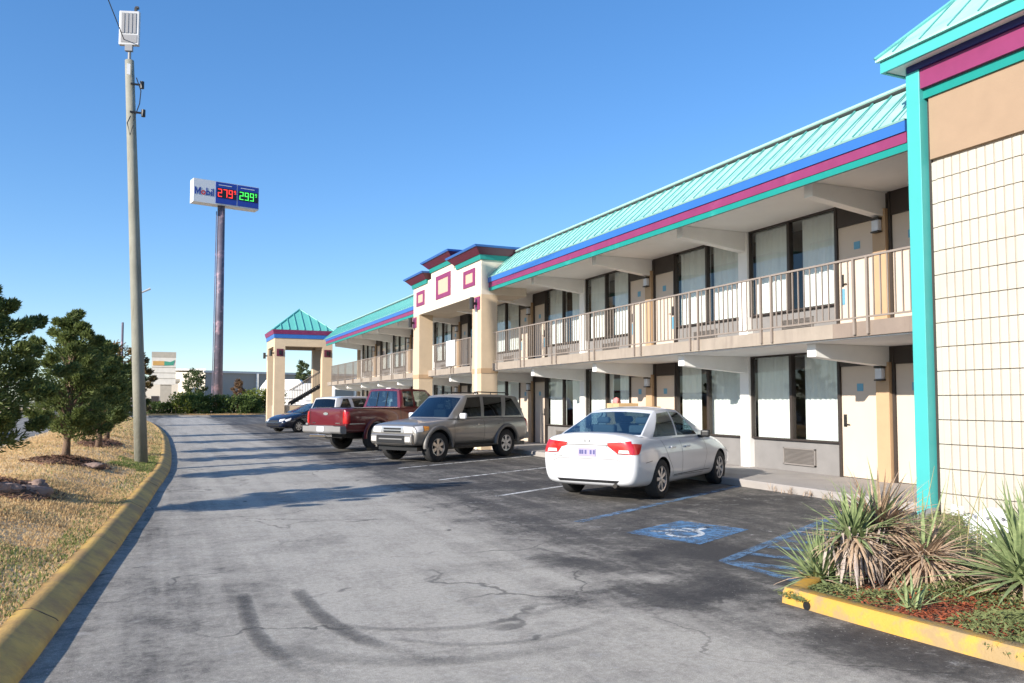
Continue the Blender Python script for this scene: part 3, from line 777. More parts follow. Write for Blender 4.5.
for i in range(1, 8):
    t = -1+i/4; hw = (px1-px0+.2)/2; hd = (py1-py0+.2)/2; q = 1-abs(t)
    for sy_ in (-1, 1): m.path([(cx_+t*hw, cy_+sy_*hd, 6.19), (cx_+t*hw, cy_+sy_*hd*(1-q), 6.19+1.585*q)], .04, 4)
    for sx_ in (-1, 1): m.path([(cx_+sx_*hw, cy_+t*hd, 6.19), (cx_+sx_*hw*(1-q), cy_+t*hd, 6.19+1.585*q)], .04, 4)
m.build('seam', 'roof_seam', r_)
m = MB(); m.box(px0+.70, px1-.67, py0+.12, py0+.32, 0, 1.25); m.build('low_wall', 'stucco', pc)
m = MB()
for i in range(11): m.box(px0+.75+i*.105, px0+.765+i*.105, py0+.9, py0+.915, 1.3, 2.25)
m.box(px0+.70, px0+1.95, py0+.89, py0+.925, 2.25, 2.29); m.box(px0+.70, px0+1.95, py0+.89, py0+.925, 1.27, 1.30); m.build('landing_rail', 'black_iron', pc)
m = MB(); m.box(px0+.3, px1-.3, py0+.8, py1-.4, 0, 1.25); m.build('landing', 'walk_conc', pc)
# stair flight
n = 11; sx0, sz0 = px0+1.3, 1.25
m = MB()
for i in range(n): m.box(sx0+i*.21, sx0+i*.21+.25, py0+1.1, py0+2.2, sz0+i*.137+.10, sz0+i*.137+.137)
st = m.build('stair_flight', 'slab_conc', pc)
for ya in (py0+1.02, py0+2.2):
    m = MB(); m.prism([(sx0-.1, sz0), (sx0+n*.21+.1, sz0+n*.137+.02), (sx0+n*.21+.1, sz0+n*.137+.22), (sx0-.1, sz0+.22)], 'y', ya, ya+.07); m.build('stringer', 'black_iron', st)
    m = MB(); m.path([(sx0, ya+.035, sz0+1.05), (sx0+n*.21, ya+.035, sz0+n*.137+1.05)], .03, 6)
    for i in range(0, n*2): m.box(sx0+i*.105, sx0+i*.105+.018, ya+.025, ya+.043, sz0+i*.0685+.2, sz0+i*.0685+1.05)
    m.build('handrail', 'rail_paint', st)
# ------------------------------------------------------------------ vehicles
pmat('paint_white', (.60, .61, .63), .32, var=.03, coat=.8)
pmat('paint_pewter', (.26, .245, .225), .34, .55, var=.05, coat=.6)
pmat('paint_red', (.115, .006, .012), .30, .15, var=.06, coat=.9)
pmat('paint_navy', (.007, .011, .028), .25, .2, var=.04, coat=1.)
pmat('paint_silver', (.50, .51, .52), .3, .6, var=.04, coat=.6)
pmat('chrome', (.72, .72, .73), .12, 1., var=.02)
pmat('bumper_grey', (.20, .195, .19), .55, var=.08)
pmat('flare_grey', (.125, .118, .11), .5, .2, var=.06)
pmat('trim_black', (.012, .012, .013), .45)
pmat('tyre_rubber', (.018, .018, .019), .85, var=.25, scale=9)
pmat('alloy', (.46, .46, .47), .32, .85, var=.08)
pmat('seam_dark', (.03, .03, .032), .6)
pmat('seat_tan', (.25, .24, .23), .9)
pmat('seat_dark', (.035, .034, .035), .9)
pmat('lens_red', (.42, .010, .012), .2, coat=1., var=.06)
pmat('lens_clear', (.66, .64, .62), .12, coat=1., var=.08)
pmat('lens_amber', (.70, .25, .03), .18, coat=1.)
pmat('plate_lilac', (.33, .29, .45), .4, var=.1)
pmat('plate_ink', (.07, .07, .20), .5)
pmat('plate_white', (.72, .73, .76), .4)
glassmat('car_glass', (.42, .50, .52), .07)
glassmat('car_glass_dark', (.045, .05, .055), .06)
glassmat('car_glass_blue', (.30, .44, .52), .14)

def catmull(pts, n):
    out = []
    for i in range(len(pts)-1):
        p0, p1, p2, p3 = pts[max(i-1, 0)], pts[i], pts[i+1], pts[min(i+2, len(pts)-1)]
        for j in range(n):
            t = j/n; out.append(tuple(.5*(2*b+(c-a)*t+(2*a-5*b+4*c-d)*t*t+(3*b-a-3*c+d)*t**3) for a, b, c, d in zip(p0, p1, p2, p3)))
    return out+[pts[-1]]

class Car:
    def __init__(s, name, label, cat, paint, group=None):
        s.root = thing(name, label, cat, (0, 0, 0), group); s.paint = paint
    def body(s, st, wheels, cut=None, sub=2):
        """st: x, sill half-width, mid half-width, belt half-width, z bottom, z mid, z belt, z crown"""
        rows = []
        for (x, ws, wm, wb, zb, zm, zt, zc) in st:
            half = [(ws*.8, zb), (ws, zb+.05), (wm, zm), (wm*.998, zm+(zt-zm)*.55), (wb, zt), (wb-.07, zt+.35*(zc-zt)+.006), (wb*.55, zc-.006)]
            ring = [(0, zb)]+half+[(0, zc)]+[(-a, b) for a, b in reversed(half)]
            rows.append([(x, a, b) for a, b in ring])
        m = MB(); n = len(rows[0])
        for r_ in rows: m.v += r_
        for j in range(len(rows)-1):
            for k in range(n):
                k2 = (k+1) % n; m.f.append((j*n+k, j*n+k2, (j+1)*n+k2, (j+1)*n+k)); m.mi.append(0)
        m.f.append(tuple(range(n-1, -1, -1))); m.mi.append(0); m.f.append(tuple((len(rows)-1)*n+k for k in range(n))); m.mi.append(0)
        o = m.build('body', [s.paint, 'trim_black'], s.root)
        o.modifiers.new('s', 'SUBSURF').levels = sub
        cs = []
        for (x, y, r, w_) in wheels:
            c = MB()
            prof_ = [(0, 0), (r, 0), (r, w_+.4), (0, w_+.4)]
            c.lathe(prof_[1:3], (x, 0, r*.93), n=32, m=1); c.f.append(tuple(range(31, -1, -1))); c.mi.append(1); c.f.append(tuple(range(32, 64))); c.mi.append(1)
            y0 = (abs(y)-.02-w_*.75)
            for i, v in enumerate(c.v): c.v[i] = (v[0], (y0+v[1])*(1 if y > 0 else -1), v[2])
            co = c.build('cut', [s.paint, 'trim_black'], None); cs.append(co)
        for q in (cut or []):
            c = MB(); c.box(*q, m=1); cs.append(c.build('cut', [s.paint, 'trim_black'], None))
        for co in cs:
            b = o.modifiers.new('b', 'BOOLEAN'); b.object = co; b.operation = 'DIFFERENCE'; b.solver = 'EXACT'
        bpy.context.view_layer.update()
        dg = bpy.context.evaluated_depsgraph_get()
        me = bpy.data.meshes.new_from_object(o.evaluated_get(dg))
        o.modifiers.clear(); o.data = me
        for co in cs: bpy.data.objects.remove(co)
        smooth_by_angle(o, 38)
        s.b = o
        bm = bmesh.new(); bm.from_mesh(me); s.bvh = BVHTree.FromBMesh(bm); bm.free()
        return o
    def cast(s, ax, a, b):
        o, d = {'L': ((a, 3, b), (0, -1, 0)), 'R': ((a, -3, b), (0, 1, 0)), 'B': ((-9, a, b), (1, 0, 0)), 'F': ((12, a, b), (-1, 0, 0)), 'T': ((a, b, 4), (0, 0, -1))}[ax]
        h = s.bvh.ray_cast(Vector(o), Vector(d))
        if h[0] is None:
            p = Vector(o)+Vector(d)*2; h = s.bvh.find_nearest(Vector((a, .8 if ax == 'L' else -.8, b)) if ax in 'LR' else Vector((-.9 if ax == 'B' else 3.5, a, b)))
        return h[0], (h[1] if h[1].dot(Vector(d)) < 0 else -h[1])
    def decal(s, name, mat, ax, poly, off=.005, res=.07, parent=None, smooth=True):
        bm = bmesh.new(); vs = [bm.verts.new((a, b, 0)) for a, b in poly]; bm.faces.new(vs)
        bmesh.ops.triangulate(bm, faces=bm.faces[:])
        for _ in range(5):
            es = [e for e in bm.edges if e.calc_length() > res]
            if not es: break
            bmesh.ops.subdivide_edges(bm, edges=es, cuts=1); bmesh.ops.triangulate(bm, faces=bm.faces[:])
        for v in bm.verts:
            h, n = s.cast(ax, v.co.x, v.co.y); v.co = h+n*off
        bmesh.ops.recalc_face_normals(bm, faces=bm.faces[:])
        me = bpy.data.meshes.new(name); bm.to_mesh(me); bm.free(); me.materials.append(M[mat])
        for p in me.polygons: p.use_smooth = smooth
        o = bpy.data.objects.new(name, me); return link(o, parent or s.b)
    def seam(s, ax, pts, wd=.008, off=.003, mat='seam_dark', name='panel_gap', step=.06, parent=None):
        P = []
        for (a, b), (c, d) in zip(pts, pts[1:]):
            n = max(1, int(math.hypot(c-a, d-b)/step)); P += [(a+(c-a)*i/n, b+(d-b)*i/n) for i in range(n)]
        P.append(pts[-1]); A, B = [], []
        for i, p in enumerate(P):
            q, r_ = P[max(i-1, 0)], P[min(i+1, len(P)-1)]; dx, dy = r_[0]-q[0], r_[1]-q[1]; l = math.hypot(dx, dy) or 1
            for lst, sg in ((A, 1), (B, -1)):
                h, n = s.cast(ax, p[0]-sg*dy/l*wd/2, p[1]+sg*dx/l*wd/2); lst.append(h+n*off)
        m = MB(); m.grid([A, B]); return m.build(name, mat, parent or s.b, smooth=True)
    def greenhouse(s, lines, glass, bow=(.12, .10), gl='car_glass', crown=.035, roof_mat=None, bulge=.03, rear_glass=True, glr=None, glf=None, vl=(.07, .90), fm=.05):
        """lines: list from rear to front of ((xb, yb, zb), (xr, yr, zr)) for the left side; glass: indices of glazed intervals"""
        body, side_gl = MB(), []
        n = len(lines)
        def P(i, v, sg):
            (b, r_) = lines[i]; e = 0 if i in (0, n-1) else 1
            return (b[0]+(r_[0]-b[0])*v, sg*(b[1]+(r_[1]-b[1])*v+bulge*4*v*(1-v)*e), b[2]+(r_[2]-b[2])*v)
        vv = [0, vl[0], vl[0]+(vl[1]-vl[0])*.33, vl[0]+(vl[1]-vl[0])*.67, vl[1], 1]
        for sg in (1, -1):
            for i in range(n-1):
                for k in range(5):
                    q = [P(i, vv[k], sg), P(i+1, vv[k], sg), P(i+1, vv[k+1], sg), P(i, vv[k+1], sg)]
                    if i in glass and 1 <= k <= 3: continue
                    body.quad(*q)
                if i in glass:
                    g = MB(); g.grid([[P(i, v, sg), P(i+1, v, sg)] for v in vv[1:5]]); side_gl.append((sg, g))
        def cap(i, bw, gm, sgn):
            b, r_ = lines[i]; cols = [-1+2*j/10 for j in range(11)]; us = [-1, -1+fm, -.6, -.2, .2, .6, 1-fm, 1]; vs = [0, .06, .35, .65, .93, 1]
            def Q(u, v):
                y = (b[1]+(r_[1]-b[1])*v)*u; f = 1-u*u
                return (b[0]+(r_[0]-b[0])*v+sgn*bw*f*(1-.35*v), y, b[2]+(r_[2]-b[2])*v+crown*f*v)
            g = MB()
            for j in range(7):
                for k in range(5):
                    q = [Q(us[j], vs[k]), Q(us[j+1], vs[k]), Q(us[j+1], vs[k+1]), Q(us[j], vs[k+1])]
                    (g if (gm and 1 <= j <= 5 and 1 <= k <= 3) else body).quad(*q)
            return g
        gf = cap(n-1, bow[0], True, 1); gr = cap(0, bow[1], rear_glass, -1)
        # roof
        rp = catmull([l[1] for l in lines], 3); us = [-1, -.8, -.4, 0, .4, .8, 1]; rows = []
        x0, x1 = rp[0][0], rp[-1][0]
        for p in rp:
            t = (p[0]-x0)/(x1-x0); rows.append([(p[0]+(1-u*u)*(bow[0]*.65*max(0, 2*t-1)-bow[1]*.65*max(0, 1-2*t)), p[1]*u, p[2]+crown*(1-u*u)) for u in us])
        rm = MB(); rm.grid(rows)
        gh = body.build('cabin', s.paint, s.root, smooth=True); smooth_by_angle(gh, 70)
        ro = rm.build('roof', roof_mat or s.paint, gh, smooth=True)
        for sg, g in side_gl: g.build('side_window', gl, gh, smooth=True)
        gf.build('windscreen', glf or gl, gh, smooth=True)
        if rear_glass: gr.build('rear_window', glr or gl, gh, smooth=True)
        s.gh = gh
        # dark floor of the cabin, seen through the glass
        b0, b1 = lines[0][0], lines[-1][0]; yb = min(l[0][1] for l in lines)-.03
        m = MB(); m.box(b0[0]+.05, b1[0]-.02, -yb, yb, min(b0[2], b1[2])-.02, max(b0[2], b1[2])+.012); m.build('cabin_floor', 'trim_black', gh)
        return gh
    def seats(s, xs, z, mat='seat_tan', h=.33, yy=(-.36, .36)):
        for x in xs:
            for y in yy:
                m = MB(); m.box(x-.07, x+.07, y-.23, y+.23, z-.25, z+h*.6); m.box(x-.05, x+.05, y-.12, y+.12, z+h*.66, z+h)
                m.build('seat', mat, s.root, bevel=.04, seg=3)
    def wheel(s, x, y, r, w_=.2, rim=.62, spokes=5, mat='alloy', sw=.05):
        sg = 1 if y > 0 else -1; rr = r*rim
        m = MB()
        m.lathe([(rr*.98, w_*.46), (rr*.90, w_*.40), (rr*.86, w_*.1), (0.001, w_*.05)], (0, 0, 0), n=30, m=1)
        m.lathe([(rr, w_*.2), (rr, w_*.47), (rr*.90, w_*.44), (rr*.87, w_*.2)], (0, 0, 0), n=30)
        m.lathe([(.001, w_*.45), (rr*.22, w_*.44), (rr*.25, w_*.2)], (0, 0, 0), n=16)
        for k in range(spokes):
            a = 2*math.pi*(k+.5)/spokes; ca, sa = math.cos(a), math.sin(a)
            pts = [(rr*.15, -sw*.7), (rr*.9, -sw*1.1), (rr*.9, sw*1.1), (rr*.15, sw*.7)]
            i = len(m.v)
            for t in (w_*.25, w_*.42):
                m.v += [(u*ca-v*sa, t, u*sa+v*ca) for u, v in pts]
            for q in ((4, 5, 6, 7), (0, 1, 5, 4), (1, 2, 6, 5), (2, 3, 7, 6), (3, 0, 4, 7)): m.f.append(tuple(i+e for e in q)); m.mi.append(0)
        if sg < 0: m.v = [(a, -b, c) for a, b, c in m.v]
        wo = m.build('wheel', [mat, 'trim_black'], s.root, org=(x, y-sg*w_*.5, r)); smooth_by_angle(wo, 35)
        t = MB(); t.lathe([(rr*.9, -w_*.4), (rr, -w_*.5), (r*.90, -w_*.52), (r*.975, -w_*.42), (r, -w_*.25), (r, w_*.25), (r*.975, w_*.42), (r*.90, w_*.52), (rr*1.02, w_*.5), (rr*.97, w_*.4)], (0, 0, 0), n=36)
        if sg < 0: t.v = [(a, -b, c) for a, b, c in t.v]
        to = t.build('tyre', 'tyre_rubber', wo, org=(x, y-sg*w_*.5, r)); smooth_by_angle(to, 50)
    def box(s, name, mat, x0, x1, y0, y1, z0, z1, bevel=.01, parent=None, seg=3):
        m = MB(); m.box(x0, x1, y0, y1, z0, z1); return m.build(name, mat, parent or s.root, bevel=bevel, seg=seg)
    def mirror(s, x, y, z, mat, w_=.2, h=.13, d=.09):
        for sg in (1, -1):
            m = MB(); m.box(x-d/2, x+d/2, sg*y, sg*(y+w_), z-h/2, z+h/2); o = m.build('wing_mirror', mat, s.root, bevel=.035, seg=3)
            m = MB(); m.box(x-.02, x+.05, sg*(y-.10), sg*(y+.03), z-h/2-.01, z-h/2+.04); m.build('bracket', 'trim_black', o)
    def handle(s, ax, x, z, mat, L=.2):
        h, n = s.cast(ax, x, z); sg = 1 if ax == 'L' else -1
        m = MB(); m.box(x-L/2, x+L/2, h.y+sg*.004, h.y+sg*.035, z-.016, z+.016); m.build('door_handle', mat, s.b, bevel=.012)
    def place(s, x, y, az, z=0, scale=1.):
        """az: heading of the nose, clockwise from +Y"""
        s.root.location = (x, y, z); s.root.rotation_euler = (0, 0, R(90-az)); s.root.scale = (scale, 1, 1)

def sedan(name, label, paint, group=None, gl='car_glass', spokes=7):
    c = Car(name, label, 'car', paint, group)
    st = [(-.925, .60, .66, .60, .33, .60, .90, .965), (-.90, .74, .79, .71, .27, .58, .93, 1.035), (-.82, .80, .84, .77, .22, .56, .945, 1.06), (-.5, .835, .87, .80, .20, .55, .95, 1.065), (-.2, .84, .875, .80, .19, .55, .95, 1.03), (.4, .845, .875, .805, .18, .55, .945, .97), (1.0, .845, .875, .805, .18, .55, .935, .955),
          (1.7, .845, .875, .80, .18, .55, .925, .955), (2.2, .84, .875, .79, .18, .55, .915, .985), (2.6, .83, .875, .775, .19, .55, .88, .965), (3.0, .82, .865, .74, .20, .52, .80, .885), (3.3, .78, .83, .68, .22, .48, .70, .78), (3.48, .70, .74, .58, .25, .45, .61, .68), (3.56, .56, .60, .46, .29, .44, .54, .58)]
    W = [(x, y, .345, .22) for x in (0, 2.7) for y in (.86, -.86)]
    c.body(st, W)
    L = [((-.50, .73, .995), (.32, .555, 1.365)), ((-.33, .77, .945), (.37, .568, 1.38)), ((-.22, .78, .945), (.42, .573, 1.388)), ((.76, .785, .94), (.82, .575, 1.418)), ((.82, .785, .94), (.87, .575, 1.42)), ((1.78, .775, .93), (1.18, .57, 1.40)), ((1.98, .765, .935), (1.26, .565, 1.395)), ((2.38, .70, .955), (1.36, .545, 1.375))]
    c.greenhouse(L, {2, 4}, gl=gl, glr='car_glass_blue', glf='car_glass_blue', fm=.035)
    c.seats((.35, 1.25), .95, 'seat_tan'); m = None
    m = MB(); m.box(-.1, .2, -.5, .5, .97, 1.03); m.build('parcel_shelf', 'seat_dark', c.root)
    for x, y, r, w_ in W: c.wheel(x, y*.995, .315, .205, .64, spokes, sw=.028)
    for ax in 'LR':
        c.seam(ax, [(.82, .93), (.84, .32), (1.85, .30), (1.98, .62), (1.93, .90)]); c.seam(ax, [(.06, .93), (.22, .66), (.42, .45), (.47, .32), (.84, .32)])
        c.seam(ax, [(.5, .34), (1.9, .335), (2.2, .33)], .012, .003, 'seam_dark', 'sill_line')
        c.seam(ax, [(-.62, .60), (-.4, .62)], .008)
        c.handle(ax, .42, .80, paint); c.handle(ax, 1.05, .785, paint)
        # wrap-round tail lamps and front lamps
        sg = 1 if ax == 'L' else -1
        c.decal('tail_lamp', 'lens_red', ax, [(-.895, .90), (-.66, .885), (-.80, .74), (-.90, .73)], .007, .05)
        c.decal('head_lamp', 'lens_clear', ax, [(3.1, .72), (3.42, .62), (3.40, .54), (3.2, .60)], .007, .05)
    for sg in (1, -1):
        t = c.decal('tail_lamp', 'lens_red', 'B', [(sg*.35, .905), (sg*.72, .935), (sg*.775, .80), (sg*.76, .735), (sg*.52, .745), (sg*.46, .83), (sg*.36, .855)], .008, .05)
        c.decal('reversing_lens', 'lens_clear', 'B', [(sg*.55, .80), (sg*.70, .80), (sg*.72, .75), (sg*.54, .755)], .011, .05, parent=c.b)
        c.decal('head_lamp', 'lens_clear', 'F', [(sg*.40, .64), (sg*.64, .68), (sg*.64, .56), (sg*.44, .54)], .008, .05)
    c.decal('number_plate', 'plate_lilac', 'B', [(-.155, .69), (.155, .69), (.155, .82), (-.155, .82)], .012, .2)
    for a in (-.125, -.07, .02, .075, .115): c.decal('plate_mark', 'plate_ink', 'B', [(a-.017, .725), (a+.017, .725), (a+.017, .79), (a-.017, .79)], .015, .2)
    c.decal('plate_recess', paint, 'B', [(-.34, .845), (.34, .845), (.34, .86), (-.34, .86)], .02, .2)
    c.decal('trunk_strip', 'bumper_grey', 'B', [(-.36, .862), (.36, .862), (.36, .88), (-.36, .88)], .02, .2)
    for q in ([(-.045, .905), (-.03, .905), (-.036, .955), (-.051, .955)], [(.045, .905), (.03, .905), (.036, .955), (.051, .955)], [(-.036, .924), (.036, .924), (.036, .936), (-.036, .936)]): c.decal('emblem', 'bumper_grey', 'B', q, .012, .2)
    c.decal('name_mark', 'bumper_grey', 'B', [(.44, .68), (.60, .685), (.60, .70), (.44, .695)], .006, .2)
    c.seam('B', [(-.62, .60), (-.50, .655), (.50, .655), (.62, .60)], .012, mat='bumper_grey'); c.seam('B', [(-.70, .735), (-.50, .735)], .006); c.seam('B', [(.70, .735), (.50, .735)], .006)
    c.decal('bumper_lower', 'trim_black', 'B', [(-.55, .335), (.55, .335), (.50, .295), (-.50, .295)], .006, .1)
    c.decal('grille', 'trim_black', 'F', [(-.36, .60), (.36, .60), (.30, .52), (-.30, .52)], .008, .1); c.decal('air_intake', 'trim_black', 'F', [(-.45, .40), (.45, .40), (.40, .32), (-.40, .32)], .008, .1)
    c.mirror(1.80, .83, .975, 'trim_black' if paint == 'paint_white' else paint, .17)
    m = MB(); m.tube((-.93, -.48, .255), (-.5, -.48, .27), .035); m.build('exhaust', 'metal_dark', c.root)
    m = MB(); m.box(-.55, 3.3, -.62, .62, .20, .28); m.build('underbody', 'trim_black', c.root)
    return c

def suv(name, label, paint, roof_mat=None, group=None, rack=True, flare=True, gl='car_glass_dark', front_detail=True, lower=None):
    c = Car(name, label, 'sport utility vehicle', paint, group)
    st = [(-1.02, .72, .78, .70, .50, .76, 1.02, 1.06), (-.99, .80, .85, .77, .44, .74, 1.06, 1.10), (-.90, .83, .88, .80, .40, .74, 1.085, 1.11), (-.5, .84, .89, .81, .38, .74, 1.10, 1.11), (.3, .84, .89, .815, .36, .74, 1.10, 1.11), (1.2, .84, .89, .815, .36, .74, 1.095, 1.11), (1.85, .84, .89, .81, .36, .74, 1.085, 1.12),
          (2.2, .84, .89, .79, .37, .74, 1.06, 1.125), (2.6, .84, .885, .77, .38, .73, 1.03, 1.085), (3.1, .83, .88, .76, .40, .72, .985, 1.03), (3.36, .81, .86, .74, .41, .70, .945, .985), (3.44, .79, .835, .72, .43, .68, .92, .95), (3.475, .72, .77, .66, .46, .66, .88, .90)]
    W = [(x, y, .43, .26) for x in (0, 2.7) for y in (.86, -.86)]
    c.body(st, W)
    L = [((-.93, .77, 1.08), (-.72, .63, 1.655)), ((-.84, .795, 1.095), (-.55, .65, 1.69)), ((-.78, .80, 1.10), (-.36, .655, 1.70)), ((.02, .805, 1.105), (-.16, .66, 1.715)), ((.16, .805, 1.105), (.04, .66, 1.72)), ((.90, .805, 1.10), (.82, .665, 1.73)), ((1.02, .805, 1.10), (.95, .665, 1.73)), ((1.86, .80, 1.09), (1.40, .66, 1.705)), ((2.02, .79, 1.09), (1.48, .655, 1.695)), ((2.22, .745, 1.09), (1.56, .63, 1.67))]
    c.greenhouse(L, {2, 4, 6}, gl=gl, bow=(.10, .05), bulge=.02, roof_mat=roof_mat, glf='car_glass_blue', glr='car_glass_dark', crown=.03, vl=(.06, .90))
    c.seats((.35, 1.35), 1.09, 'seat_dark', .38)
    for x, y, r, w_ in W: c.wheel(x, y*1.0, .385, .25, .58, 6, sw=.045)
    lw = lower or 'bumper_grey'
    for ax in 'LR':
        sg = 1 if ax == 'L' else -1
        c.seam(ax, [(.96, 1.07), (.96, .44), (2.10, .44), (2.14, .9), (2.0, 1.07)]); c.seam(ax, [(.09, 1.07), (.16, .9), (.40, .70), (.46, .44), (.96, .44)])
        c.seam(ax, [(.46, .70), (.94, .70)], .016, .006, lw, 'rub_strip'); c.seam(ax, [(.98, .70), (2.1, .70)], .016, .006, lw, 'rub_strip')
        c.handle(ax, .28, .93, paint); c.handle(ax, 1.12, .92, paint)
        if flare:
            for wx in (0, 2.7):
                m = MB(); rows = []
                for i in range(19):
                    a = R(-8+196*i/18); row = []
                    for rr, yy in ((.435, .905), (.455, .925), (.50, .922), (.535, .895), (.53, .84)):
                        x, z = wx+rr*math.cos(a), .395+rr*math.sin(a); row.append((x, sg*yy, max(z, .36)))
                    rows.append(row)
                m.grid(rows); m.build('wheel_flare', 'flare_grey' if paint == 'paint_pewter' else lw, c.b, smooth=True)
        m = MB(); m.box(.50, 2.2, sg*.84, sg*.95, .36, .40); m.build('side_step', 'trim_black', c.root, bevel=.015)
        c.decal('head_lamp', 'lens_clear', ax, [(3.20, .93), (3.42, .91), (3.42, .78), (3.26, .78)], .007, .05)
        c.decal('indicator', 'lens_amber', ax, [(3.02, .91), (3.19, .92), (3.22, .80), (3.06, .82)], .008, .05)
        c.decal('tail_lamp', 'lens_red', ax, [(-.97, 1.05), (-.86, 1.06), (-.86, .84), (-.97, .84)], .008, .05)
        if rack:
            m = MB(); m.path([(-.45, sg*.56, 1.735), (-.38, sg*.56, 1.785), (1.0, sg*.57, 1.80), (1.08, sg*.57, 1.75)], .016, 6)
            for x in (-.3, .35, .9): m.tube((x, sg*.565, 1.73), (x, sg*.565, 1.79), .014)
            m.build('roof_rail', 'trim_black', c.root)
        c.decal('head_lamp', 'lens_clear', 'F', [(sg*.40, .91), (sg*.70, .90), (sg*.71, .765), (sg*.42, .755)], .010, .05)
        c.decal('fog_lamp', 'lens_clear', 'F', [(sg*.52, .665), (sg*.68, .665), (sg*.68, .55), (sg*.52, .545)], .035, .1)
        c.decal('tail_lamp', 'lens_red', 'B', [(sg*.60, 1.03), (sg*.74, 1.04), (sg*.76, .84), (sg*.62, .84)], .010, .05)
    # front: bright grille with two dark slots, heavy bumper with guard slots
    c.decal('grille', 'paint_silver', 'F', [(-.41, .915), (.41, .915), (.40, .76), (-.40, .76)], .012, .06)
    for z in (.85, .785): c.decal('grille_slot', 'trim_black', 'F', [(-.32, z+.022), (.32, z+.022), (.31, z-.022), (-.31, z-.022)], .016, .1)
    m = MB(); m.prism([(3.38, .735), (3.50, .735), (3.54, .70), (3.54, .52), (3.50, .46), (3.38, .45)], 'y', -.74, .74)
    bp = m.build('front_bumper', paint, c.root, bevel=.03, seg=3)
    m = MB(); m.box(3.50, 3.547, -.50, .50, .50, .69); m.build('bumper_opening', 'trim_black', bp)
    m = MB(); m.box(3.52, 3.556, -.42, .42, .58, .615); m.build('guard_bar', 'bumper_grey', bp, bevel=.01)
    for sg in (1, -1):
        m = MB(); m.box(3.52, 3.556, sg*.52, sg*.70, .53, .66); m.build('fog_lamp', 'lens_clear', bp, bevel=.02)
    m = MB(); m.box(-1.10, -.9, -.80, .80, .47, .66); m.build('rear_bumper', lw, c.root, bevel=.03)
    m = MB(); m.box(-1.0, 3.3, -.7, .7, .30, .40); m.build('underbody', 'trim_black', c.root)
    c.decal('number_plate', 'plate_white', 'B', [(-.16, .80), (.16, .80), (.16, .94), (-.16, .94)], .014, .2)
    c.mirror(1.88, .84, 1.16, 'paint_white' if paint == 'paint_pewter' else paint, .21, .15, .10)
    return c

